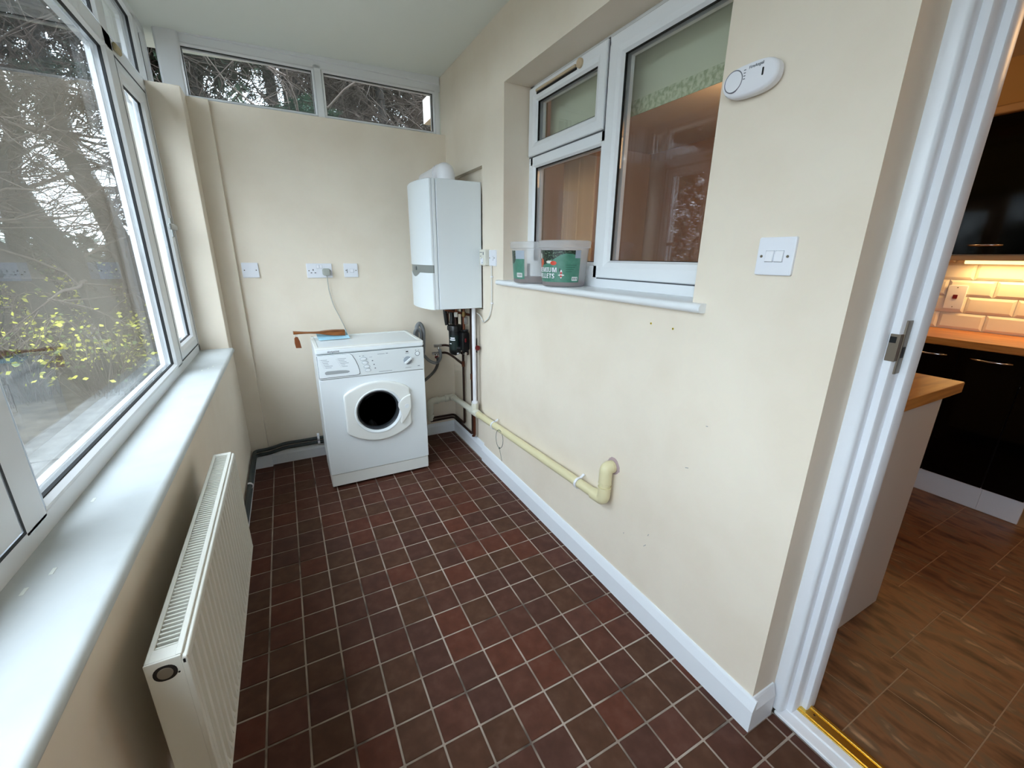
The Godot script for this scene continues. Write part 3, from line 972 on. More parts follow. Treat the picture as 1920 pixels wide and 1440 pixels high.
	om.light_energy = 0.24
	om.light_size = 0.12
	om.omni_range = 9.0
	om.omni_attenuation = 2.0
	om.shadow_enabled = true
	add_child(om)
	om.position = Vector3(2.35, 2.20, -0.45)
	# its twin nearer the kitchen door
	var c2 := copy_of(cl, "ceiling_lamp", Vector3(0.1, 0, 2.15), "round lit ceiling lamp at the doorway end of the kitchen")
	c2.set_meta("group", "kitchen ceiling lamps")
	cl.set_meta("group", "kitchen ceiling lamps")
	var o2: OmniLight3D = om.duplicate()
	o2.light_energy = 0.17
	o2.name = "ceiling_lamp_light_001"
	add_child(o2)
	o2.position = om.position + Vector3(0.1, 0, 2.15)
	# roller blind inside the house window
	var rb := thing("roller_blind", "pale green roller blind with a lace edged hem behind the house window", "blind", Vector3(1.09, 2.3, -0.1))
	part(rb, "blind_cloth", MB.new().box(Vector3(1.088, 1.935, -0.70), Vector3(1.0895, 2.30, 0.53)), M.blind)
	var hem := MB.new()
	hem.box(Vector3(1.087, 1.882, -0.70), Vector3(1.0905, 1.936, 0.53))
	part(rb, "lace_hem", hem, M.lace, "patterned green lace hem")
	part(rb, "roller", MB.new().tube([Vector3(1.115, 2.30, -0.72), Vector3(1.115, 2.30, 0.55)], 0.026, 16), M.blind)
	var ct := thing("curtain", "gathered tan curtain beside the house window", "curtain", Vector3(1.16, 0.9, 0.05))
	var fold := PackedVector2Array()
	for k in 33: fold.append(Vector2(-0.10 + 0.30 * k / 32.0, 0.018 * sin(k * 1.35)))
	for k in 33: fold.append(Vector2(0.20 - 0.30 * k / 32.0, 0.018 * sin((32 - k) * 1.35) - 0.004))
	var cm := MB.new()
	cm.xf = Transform3D(Basis(Vector3(0, 0, 1), Vector3(1, 0, 0), Vector3(0, 1, 0)), Vector3(1.20, 0, -0.62))
	cm.prism(fold, 0.90, 2.30, 0.0, true)
	part(ct, "cloth", cm, M.curtain)

func kitchen_near_wall() -> MB:
	var m := MB.new()
	for b in [[-2.4, -0.72, -0.1, 2.6], [0.55, 0.92, -0.1, 2.6], [1.81, 2.8, -0.1, 2.6], [-0.72, 0.55, -0.1, 1.20], [-0.72, 0.55, 2.14, 2.6], [0.92, 1.81, 2.11, 2.6]]:
		m.box(Vector3(1.0605, b[2], b[0]), Vector3(1.08, b[3], b[1]))
	return m

func bevel_tile(m: MB, a: float, b: float, c: float, d: float) -> void:
	var i := 0.014
	var h := 0.009
	var o := [Vector3(a, c, 0.003), Vector3(b, c, 0.003), Vector3(b, d, 0.003), Vector3(a, d, 0.003)]
	var t := [Vector3(a + i, c + i, h), Vector3(b - i, c + i, h), Vector3(b - i, d - i, h), Vector3(a + i, d - i, h)]
	m.quad(t[0], t[1], t[2], t[3], Vector3(0, 0, 1))
	var n := [Vector3(0, -1, 1.8), Vector3(1, 0, 1.8), Vector3(0, 1, 1.8), Vector3(-1, 0, 1.8)]
	for k in 4:
		var j := (k + 1) % 4
		m.quad(o[k], o[j], t[j], t[k], (n[k] as Vector3).normalized())

func bow(xf: Transform3D, u: float, y: float, length: float) -> MB:
	var m := MB.new()
	m.xf = xf
	var pts := []
	for k in 13:
		var s := float(k) / 12.0
		pts.append(Vector3(u + (s - 0.5) * length, y, 0.028 * pow(sin(PI * s), 0.6) + 0.002))
	m.tube(pts, 0.0055, 8)
	return m

func screw_at(xf: Transform3D, r := 0.0032) -> MB:
	var m := MB.new()
	m.xf = xf
	m.prism(circle(Vector2.ZERO, r, 12), -0.001, 0.0012, 0.0005)
	return m

# ---------------------------------------------------------------- washing machine
func build_washer() -> void:
	var x0 := -0.138
	var x1 := 0.452
	var zf := -1.034
	var zb := -1.428
	var w := thing("washing_machine", "white front loading washing machine standing against the end wall", "washing machine", Vector3(0.157, 0, -1.23))
	var bd := MB.new()
	for q in [[x0, x0 + 0.012, 0.093, 0.812, zb, zf - 0.002], [x1 - 0.012, x1, 0.093, 0.812, zb, zf - 0.002], [x0, x1, 0.093, 0.812, zb, zb + 0.012], [x0, x1, 0.093, 0.105, zb, zf - 0.002], [x0, x1, 0.80, 0.812, zb, zf - 0.002]]:
		bd.box(Vector3(q[0], q[2], q[4]), Vector3(q[1], q[3], q[5]), 0.004)
	part(w, "body", bd, M.enamel)
	var pl := MB.new().box(Vector3(x0 + 0.003, 0.014, zb + 0.03), Vector3(x1 - 0.003, 0.0905, zf - 0.004), 0.004)
	part(w, "plinth", pl, M.door_white)
	for x in [x0 + 0.05, x1 - 0.05]:
		for z in [zb + 0.07, zf - 0.06]: part(w, "foot", MB.new().box(Vector3(x - 0.018, 0.0, z - 0.018), Vector3(x + 0.018, 0.02, z + 0.018), 0.003), M.black)
	var gc := Vector2(0.162, 0.457)
	var fpm := MB.new(); fpm.xf = on_end_wall(zf)
	fpm.holed(round_rect(rect(x0 + 0.001, x1 - 0.001, 0.0925, 0.675), 0.003, 2), gc, 0.132, -0.012, 0.0, 0.004)
	part(w, "front_panel", fpm, M.enamel_front)
	# worktop: raised rim with a shallow recessed top
	var lid := MB.new()
	lid.box(Vector3(x0 - 0.002, 0.8165, zb - 0.002), Vector3(x1 + 0.002, 0.848, zf + 0.006), 0.010)
	part(w, "lid", lid, M.enamel)
	var rim := MB.new()
	for b in [[x0 - 0.001, x0 + 0.020, zb, zf - 0.03], [x1 - 0.020, x1 + 0.001, zb, zf - 0.03], [x0, x1, zb, zb + 0.02], [x0, x1, zf - 0.035, zf + 0.004]]: rim.box(Vector3(b[0], 0.840, b[2]), Vector3(b[1], 0.853, b[3]), 0.004)
	part(w, "lid_rim", rim, M.door_white)
	# fascia
	var fr := on_end_wall(zf)
	var fa := MB.new(); fa.xf = fr
	fa.prism(round_rect(rect(x0 + 0.001, x1 - 0.001, 0.678, 0.814), 0.006), -0.02, 0.005, 0.004)
	part(w, "control_panel", fa, M.panel_white)
	var dpts := PackedVector2Array([Vector2(x0 + 0.005, 0.688), Vector2(0.060, 0.688), Vector2(0.071, 0.690), Vector2(0.077, 0.697), Vector2(0.076, 0.715), Vector2(0.069, 0.745), Vector2(0.057, 0.778), Vector2(0.043, 0.803), Vector2(0.034, 0.810), Vector2(x0 + 0.005, 0.810)])
	var gap := PackedVector2Array()
	for p in dpts: gap.append(Vector2(maxf(p.x + 0.0022 * signf(p.x + 0.02), x0 + 0.002), p.y - 0.0022 if p.y < 0.7 else p.y + 0.001))
	var dg := MB.new(); dg.xf = fr
	dg.prism(gap, 0.003, 0.0056)
	part(w, "drawer_gap", dg, mat(Color(0.22, 0.24, 0.27), 0.6))
	var dd := MB.new(); dd.xf = fr
	dd.prism(dpts, 0.003, 0.0095, 0.003)
	var dr := part(w, "detergent_drawer", dd, M.enamel)
	var slot := MB.new(); slot.xf = fr
	slot.prism(PackedVector2Array([Vector2(-0.104, 0.712), Vector2(-0.098, 0.705), Vector2(0.012, 0.705), Vector2(0.024, 0.710), Vector2(0.022, 0.717), Vector2(0.004, 0.722), Vector2(-0.03, 0.725), Vector2(-0.092, 0.725), Vector2(-0.102, 0.721)]), 0.0085, 0.0105, 0.0008)
	part(dr, "finger_slot", slot, mat(Color(0.63, 0.645, 0.65), 0.5))
	# faint printed lists: too small to read in the photograph
	var pr := MB.new(); pr.xf = fr.translated_local(Vector3(0, 0, 0.0093))
	var rng := RandomNumberGenerator.new(); rng.seed = 3
	for c in 2:
		for k in 6:
			var xx := -0.118 + c * 0.085 + k * 0.004
			var yy := 0.788 - k * 0.009
			pr.box(Vector3(xx, yy, 0), Vector3(xx + rng.randf_range(0.020, 0.045), yy + 0.0018, 0.0005))
			pr.box(Vector3(xx - 0.007, yy, 0), Vector3(xx - 0.005, yy + 0.002, 0.0005))
	part(dr, "printed_list", pr, M.print).set_meta("kind", "stuff")
	# buttons
	for b in [[0.103, 0.775, 0.017], [0.111, 0.752, 0.016], [0.118, 0.729, 0.0155], [0.123, 0.707, 0.0145]]:
		var bm := MB.new(); bm.xf = fr.translated_local(Vector3(b[0], b[1], 0))
		bm.prism(circle(Vector2.ZERO, b[2] + 0.002, 24, 0.0095), 0.003, 0.0056)
		var bo := part(w, "button_surround", bm, mat(Color(0.50, 0.53, 0.56), 0.5))
		var bb := MB.new(); bb.xf = fr.translated_local(Vector3(b[0], b[1], 0))
		bb.prism(circle(Vector2.ZERO, b[2], 24, 0.008), 0.003, 0.010, 0.003, true)
		part(bo, "button", bb, M.enamel)
	var kb := MB.new(); kb.xf = fr.translated_local(Vector3(0.352, 0.741, 0))
	kb.prism(circle(Vector2.ZERO, 0.025, 32), 0.003, 0.012, 0.004, true)
	var ko := part(w, "dial", kb, mat(Color(0.60, 0.63, 0.66), 0.35))
	var kg := MB.new(); kg.xf = fr.translated_local(Vector3(0.352, 0.741, 0.010)).rotated_local(Vector3(0, 0, 1), 0.62)
	kg.prism(round_rect(rect(-0.025, 0.025, -0.006, 0.006), 0.005), 0.0, 0.014, 0.004, true)
	part(ko, "dial_grip", kg, M.enamel)
	var pw := MB.new(); pw.xf = fr.translated_local(Vector3(0.412, 0.777, 0))
	pw.prism(circle(Vector2.ZERO, 0.0145, 24), 0.003, 0.0058)
	var po := part(w, "button_surround", pw, mat(Color(0.45, 0.47, 0.5), 0.5))
	var pb := MB.new(); pb.xf = pw.xf
	pb.prism(circle(Vector2.ZERO, 0.0115, 24), 0.003, 0.009, 0.003, true)
	part(po, "button", pb, M.enamel)
	var mk := MB.new(); mk.xf = fr.translated_local(Vector3(0, 0, 0.0049))
	for b in [[0.182, 0.7935, 0.040, 0.0022], [0.228, 0.7935, 0.012, 0.0035], [0.182, 0.690, 0.075, 0.002], [0.336, 0.697, 0.034, 0.0018], [0.410, 0.700, 0.013, 0.0035], [0.082, 0.790, 0.006, 0.004], [0.098, 0.791, 0.010, 0.0025], [0.135, 0.781, 0.016, 0.0014], [0.148, 0.757, 0.007, 0.006], [0.155, 0.734, 0.007, 0.006], [0.160, 0.712, 0.007, 0.006], [0.400, 0.796, 0.006, 0.004], [0.416, 0.796, 0.008, 0.002], [0.340, 0.784, 0.022, 0.002]]:
		mk.box(Vector3(b[0], b[1], 0), Vector3(b[0] + b[2], b[1] + b[3], 0.0006))
	for k in 9:
		var a := -0.9 - 0.0 + k * 0.42
		var q := Vector2(0.352 + cos(a) * 0.032, 0.741 + sin(a) * 0.031)
		if k < 4 or k > 7: mk.box(Vector3(q.x - 0.001, q.y - 0.001, 0), Vector3(q.x + 0.001, q.y + 0.001, 0.0006))
	part(w, "printed_marks", mk, M.print).set_meta("kind", "stuff")
	var le := MB.new(); le.xf = fr
	le.box(Vector3(0.344, 0.791, 0.004), Vector3(0.358, 0.797, 0.0065), 0.001)
	part(w, "indicator", le, M.black)
	lay(w, "lettering", lettering("Hotpoint", 0.0105, true), mat(Color(0.28, 0.30, 0.34), 0.5), Transform3D(Basis.IDENTITY, Vector3(-0.049, 0.8305, zf + 0.0062)))
	# door: a rounded plate, flat left and right, bowed above and below
	var out := PackedVector2Array()
	for k in 25:
		var s := float(k) / 24.0
		out.append(Vector2(0.353 - 0.379 * s, 0.574 + 0.067 * pow(sin(PI * s), 0.75)))
	for k in 25:
		var s := float(k) / 24.0
		out.append(Vector2(-0.026 + 0.379 * s, 0.343 - 0.075 * pow(sin(PI * s), 0.75)))
	var dxf := fr.translated_local(Vector3(0.163 * 0.012, 0.455 * 0.012, 0)).scaled_local(Vector3(0.988, 0.988, 1))
	var dm := MB.new(); dm.xf = dxf
	dm.holed(out, gc, 0.128, 0.001, 0.022, 0.013)
	var door := part(w, "door", dm, M.door_white)
	# lathes in the door turn round its own axis
	var bowl := dxf.translated_local(Vector3(gc.x, gc.y, 0.0)) * Transform3D(Basis(Vector3(1, 0, 0), Vector3(0, 0, 1), Vector3(0, -1, 0)), Vector3.ZERO)
	var ringm := MB.new(); ringm.xf = bowl
	ringm.lathe([Vector2(0.139, 0.0215), Vector2(0.136, 0.0255), Vector2(0.131, 0.0255), Vector2(0.126, 0.020), Vector2(0.1225, 0.004)], 64)
	part(door, "door_ring", ringm, M.enamel)
	var sealr := MB.new(); sealr.xf = bowl
	sealr.lathe([Vector2(0.128, 0.006), Vector2(0.118, 0.010), Vector2(0.112, 0.004), Vector2(0.112, -0.030), Vector2(0.135, -0.050), Vector2(0.225, -0.055)], 64)
	part(door, "door_seal", sealr, M.seal)
	var gl := MB.new(); gl.xf = bowl
	gl.lathe([Vector2(0.1175, 0.009), Vector2(0.108, 0.004), Vector2(0.098, -0.012), Vector2(0.088, -0.042), Vector2(0.074, -0.066), Vector2(0.050, -0.082), Vector2(0.022, -0.090), Vector2(0.0, -0.091)], 64)
	for k in gl.n.size(): gl.n[k] = -gl.n[k]
	part(door, "door_glass", gl, M.door_glass)
	var dru := MB.new(); dru.xf = bowl
	dru.lathe([Vector2(0.225, -0.056), Vector2(0.225, -0.30), Vector2(0.12, -0.305), Vector2(0.0, -0.31)], 48)
	for k in dru.n.size(): dru.n[k] = -dru.n[k]
	part(w, "drum", dru, M.drum)
	for a in [0.5, 2.6, 4.7]:
		var lm := MB.new(); lm.xf = dxf.translated_local(Vector3(gc.x, gc.y, 0)).rotated_local(Vector3(0, 0, 1), a)
		lm.prism(PackedVector2Array([Vector2(0.224, -0.045), Vector2(0.224, 0.045), Vector2(0.175, 0.016), Vector2(0.165, 0.0), Vector2(0.175, -0.016)]), -0.29, -0.07, 0.02, true)
		part(w, "drum_lifter", lm, M.drum)
	# handle: a crescent pad lapping over the glass on the right
	var hp := PackedVector2Array()
	for p in [[0.353, 0.535], [0.335, 0.533], [0.312, 0.522], [0.292, 0.506], [0.279, 0.486], [0.277, 0.466], [0.283, 0.446], [0.289, 0.425], [0.290, 0.400], [0.284, 0.372], [0.288, 0.358], [0.305, 0.372], [0.325, 0.398], [0.342, 0.428], [0.3535, 0.452]]: hp.append(Vector2(p[0], p[1]))
	var hm := MB.new(); hm.xf = dxf
	hm.prism(hp, 0.012, 0.034, 0.008, true)
	var ho := part(door, "door_handle", hm, M.door_white)
	var bt := MB.new(); bt.xf = dxf.translated_local(Vector3(0.326, 0.467, 0.033))
	bt.prism(circle(Vector2.ZERO, 0.014, 20), -0.001, 0.0035, 0.002, true)
	part(ho, "badge", bt, M.enamel)

# ---------------------------------------------------------------- boiler
func build_boiler() -> void:
	var z0 := -1.405
	var z1 := -0.985
	var y0 := 1.033
	var y1 := 1.737
	var b := thing("boiler", "white wall hung gas boiler with bowed front in the far right corner", "boiler", Vector3(0.82, 1.033, -1.195))
	part(b, "casing", MB.new().box(Vector3(0.549, y0, z0), Vector3(0.818, y1, z1), 0.003), M.boiler_side)
	part(b, "front_frame", MB.new().box(Vector3(0.526, y0 + 0.001, z0 + 0.001), Vector3(0.5465, y1 - 0.001, z1 - 0.001), 0.003), M.boiler_side)
	# bowed cover, in plan: x out from the casing against z
	var plan := func(inset: float) -> PackedVector2Array:
		var p := PackedVector2Array()
		for k in 25:
			var s := float(k) / 24.0
			var z := lerpf(z1 - 0.002, z0 + 0.002, s)
			p.append(Vector2(0.522 - (0.008 + 0.042 * pow(sin(PI * s), 0.7)) + inset, z))
		p.append(Vector2(0.5245, z0 + 0.002)); p.append(Vector2(0.5245, z1 - 0.002))
		return p
	var up := Transform3D(Basis(Vector3(1, 0, 0), Vector3(0, 0, 1), Vector3(0, 1, 0)), Vector3.ZERO)
	var up_cover := MB.new(); up_cover.xf = up
	up_cover.prism(plan.call(0.0), 1.2845, y1 - 0.001, 0.004, true)
	part(b, "upper_cover", up_cover, M.boiler_front)
	var lo := MB.new(); lo.xf = up
	lo.prism(plan.call(0.0), y0 + 0.001, 1.241, 0.0, true)
	part(b, "lower_cover", lo, M.boiler_front)
	var bd := MB.new(); bd.xf = up
	bd.prism(plan.call(0.004), 1.2413, 1.284, 0.0, true)
	var bo := part(b, "control_band", bd, M.boiler_band, "grey control band")
	# the band's rounded lip dipping over the lower cover, and its knob
	var lip := MB.new()
	for k in 12:
		var s0 := 0.30 + 0.40 * k / 12.0
		var s1 := 0.30 + 0.40 * (k + 1) / 12.0
		var dip := func(s: float) -> float: return 0.026 * sin(PI * (s - 0.30) / 0.40)
		var at := func(s: float) -> Vector3: return Vector3(0.522 - (0.0085 + 0.042 * pow(sin(PI * s), 0.7)) - 0.001, 0, lerpf(z1 - 0.002, z0 + 0.002, s))
		var p: Vector3 = at.call(s0)
		var q: Vector3 = at.call(s1)
		lip.quad(Vector3(p.x, 1.2425, p.z), Vector3(q.x, 1.2425, q.z), Vector3(q.x, 1.2425 - dip.call(s1), q.z), Vector3(p.x, 1.2425 - dip.call(s0), p.z), Vector3(-1, 0, 0.1))
		lip.quad(Vector3(p.x, 1.2425 - dip.call(s0), p.z), Vector3(q.x, 1.2425 - dip.call(s1), q.z), Vector3(q.x + 0.004, 1.2425 - dip.call(s1), q.z), Vector3(p.x + 0.004, 1.2425 - dip.call(s0), p.z), Vector3(0, -1, 0))
	part(bo, "flap_lip", lip, M.boiler_band)
	var kn := MB.new(); kn.xf = on_house_wall(0.4735, 1.264, -1.19)
	kn.prism(round_rect(rect(-0.016, 0.016, -0.011, 0.011), 0.004), -0.004, 0.003, 0.002)
	part(bo, "display", kn, mat(Color(0.42, 0.44, 0.44), 0.3))
	# flue elbow
	var f := thing("flue_pipe", "white flue elbow on top of the boiler", "flue", Vector3(0.675, 1.737, -1.17))
	var fm := MB.new()
	fm.tube(bend([Vector3(0.675, 1.738, -1.165), Vector3(0.675, 1.805, -1.165), Vector3(0.675, 1.805, -1.30)], 0.055, 10), 0.052, 28)
	part(f, "elbow", fm, M.white_plastic)
	part(f, "straight_pipe", MB.new().tube([Vector3(0.675, 1.805, -1.275), Vector3(0.675, 1.805, BACK - 0.01)], 0.0495, 28), M.white_plastic)
	part(f, "collar", MB.new().tube([Vector3(0.675, 1.805, -1.255), Vector3(0.675, 1.805, -1.285)], 0.0545, 28), M.white_plastic)
	part(f, "base_collar", MB.new().tube([Vector3(0.675, 1.737, -1.165), Vector3(0.675, 1.756, -1.165)], 0.057, 28), M.white_plastic)
	for q in [[0.640, 1.842, -1.262], [0.646, 1.847, -1.277]]:
		part(f, "screw", MB.new().box(Vector3(q[0] - 0.004, q[1] - 0.004, q[2] - 0.003), Vector3(q[0] + 0.004, q[1] + 0.004, q[2] + 0.003), 0.002), M.screw)

# ---------------------------------------------------------------- radiator
func build_radiator() -> void:
	var z0 := -0.115
	var z1 := 0.694
	var y0 := 0.352
	var y1 := 0.724
	var xb := -0.503
	var xf := -0.450
	var r := thing("radiator", "cream panel radiator hung under the left window board", "radiator", Vector3(-0.48, 0.352, 0.29))
	# corrugated front panel
	var poly := PackedVector2Array()
	var n := 24
	poly.append(Vector2(z0, 0.0)); poly.append(Vector2(z1, 0.0))
	for k in range(n - 1, -1, -1):
		var a := z0 + 0.008 + (z1 - z0 - 0.016) * k / n
		var b := z0 + 0.008 + (z1 - z0 - 0.016) * (k + 1) / n
		for q in [[0.97, 0.011], [0.60, 0.011], [0.48, 0.002], [0.12, 0.002]]: poly.append(Vector2(lerpf(a, b, q[0]), q[1]))
	poly.append(Vector2(z0, 0.010))
	var pm := MB.new()
	pm.xf = Transform3D(Basis(Vector3(0, 0, 1), Vector3(1, 0, 0), Vector3(0, 1, 0)), Vector3(xf - 0.010, 0, 0))
	pm.prism(poly, y0 + 0.022, y1 - 0.020)
	part(r, "front_panel", pm, M.radiator)
	var edge := MB.new()
	edge.box(Vector3(xf - 0.010, y1 - 0.021, z0), Vector3(xf + 0.0015, y1 - 0.004, z1), 0.004)
	edge.box(Vector3(xf - 0.010, y0 + 0.006, z0), Vector3(xf + 0.0015, y0 + 0.023, z1), 0.004)
	edge.box(Vector3(xf - 0.009, y0, z0), Vector3(xf - 0.005, y0 + 0.010, z1), 0.001)
	edge.box(Vector3(xf - 0.010, y0 + 0.006, z1 - 0.010), Vector3(xf + 0.001, y1 - 0.006, z1), 0.003)
	edge.box(Vector3(xf - 0.010, y0 + 0.006, z0), Vector3(xf + 0.001, y1 - 0.006, z0 + 0.010), 0.003)
	part(r, "panel_edge", edge, M.radiator)
	var pitch := (z1 - z0 - 0.016) / n
	var ce := MB.new()
	ce.tri(Vector3(0, 0, -pitch * 0.165), Vector3(0, 0, pitch * 0.165), Vector3(-0.0055, 0.028, 0), Vector3(1, 0.3, 0), Vector3(1, 0.3, 0), Vector3(1, 0.3, 0))
	ce.tri(Vector3(0, 0, -pitch * 0.165), Vector3(-0.0055, 0, 0), Vector3(-0.0055, 0.028, 0), Vector3(0, 0.3, -1), Vector3(0, 0.3, -1), Vector3(0, 0.3, -1))
	ce.tri(Vector3(0, 0, pitch * 0.165), Vector3(-0.0055, 0, 0), Vector3(-0.0055, 0.028, 0), Vector3(0, 0.3, 1), Vector3(0, 0.3, 1), Vector3(0, 0.3, 1))
	var cem := ce.mesh()
	for k in n: lay(r, "corrugation_end", cem, M.radiator, Transform3D(Basis.IDENTITY, Vector3(xf + 0.0015, y0 + 0.022, z0 + 0.008 + pitch * (k + 0.31))))
	part(r, "back_panel", MB.new().box(Vector3(xb, y0 + 0.01, z0 + 0.004), Vector3(xb + 0.012, y1 - 0.012, z1 - 0.004), 0.003), M.radiator)
	# end covers
	for z in [z0, z1]:
		var s := 1.0 if z == z1 else -1.0
		var e := MB.new().box(Vector3(xb - 0.002, y0 + 0.004, minf(z, z - s * 0.004)), Vector3(xf - 0.007, y1, maxf(z, z - s * 0.004)), 0.0015)
		var eo := part(r, "end_cover", e, M.radiator)
		if s > 0:
			var ov := MB.new(); ov.xf = on_end_wall(z, 0, 0)
			ov.prism(round_rect(rect(-0.4965, -0.4650, 0.685, 0.714), 0.0135), 0.0, 0.0006)
			part(eo, "tapping_hole", ov, mat(Color(0.10, 0.075, 0.06), 0.7))
			var cp := MB.new(); cp.xf = ov.xf
			cp.prism(circle(Vector2(-0.4808, 0.6995), 0.0104, 24), 0.0, 0.0022, 0.001, true)
			part(eo, "blanking_plug", cp, mat(Color(0.52, 0.48, 0.42), 0.5, 0.2), "grey blanking plug")
			var dot := MB.new(); dot.xf = ov.xf
			dot.prism(circle(Vector2(-0.464, 0.693), 0.0017, 10), 0.0, 0.0005)
			part(eo, "screw_hole", dot, M.hole)
	# top grille: rims with a ladder of slats over a dark gap
	var gr := MB.new()
	gr.box(Vector3(xb - 0.002, y1 - 0.012, z0 + 0.0042), Vector3(xb + 0.007, y1, z1 - 0.0042), 0.002)
	gr.box(Vector3(xf - 0.016, y1 - 0.012, z0 + 0.0042), Vector3(xf - 0.006, y1 + 0.001, z1 - 0.0042), 0.002)
	gr.box(Vector3(xb, y1 - 0.010, z1 - 0.030), Vector3(xf - 0.010, y1 - 0.0005, z1 - 0.0042), 0.001)
	gr.box(Vector3(xb, y1 - 0.010, z0 + 0.0042), Vector3(xf - 0.010, y1 - 0.0005, z0 + 0.014), 0.001)
	var go := part(r, "grille_rim", gr, M.radiator)
	var slat := MB.new().box(Vector3(-0.0150, -0.006, -0.0018), Vector3(0.0150, 0.0, 0.0018), 0.0008).mesh()
	var ns := 76
	for k in ns:
		lay(go, "slat", slat, M.radiator, Transform3D(Basis(Vector3(0, 1, 0), 0.0), Vector3(-0.481, y1 - 0.001, lerpf(z0 + 0.016, z1 - 0.033, float(k) / (ns - 1)))))
	part(r, "convector_fins", MB.new().box(Vector3(xb + 0.014, y0 + 0.03, z0 + 0.01), Vector3(xf - 0.012, y1 - 0.045, z1 - 0.01)), M.rad_dark)
	# brackets to the wall
	for z in [0.10, 0.45]: part(r, "bracket", MB.new().box(Vector3(LEFT - 0.002, y0 + 0.05, z - 0.015), Vector3(xb + 0.002, y0 + 0.12, z + 0.015), 0.002), M.radiator)

# ---------------------------------------------------------------- pipes
func clip_round(at: Vector3, axis: Vector3, r: float, out_dir: Vector3, mt_w := 0.012) -> MB:
	var m := MB.new()
	var side := out_dir.cross(axis).normalized()
	var pts := []
	for k in 15:
		var a := PI * (-0.62 + 1.24 * k / 14.0)
		pts.append(at + out_dir * cos(a) * (r + 0.002) + side * sin(a) * (r + 0.002))
	pts.append(at - out_dir * (r + 0.006) + side * (r + 0.014))
	for k in pts.size() - 1:
		var p: Vector3 = pts[k]
		var q: Vector3 = pts[k + 1]
		var t := (q - p).normalized()
		var nn := axis.cross(t).normalized()
		if nn.dot((p + q) / 2 - at) < 0: nn = -nn
		var h := axis * mt_w * 0.5
		var o := nn * 0.0032
		m.quad(p - h + o, p + h + o, q + h + o, q - h + o, nn)
		m.quad(p - h, p - h + o, q - h + o, q - h, -axis)
		m.quad(p + h, p + h + o, q + h + o, q + h, axis)
		m.quad(p - h, p + h, q + h, q - h, -nn)
	return m

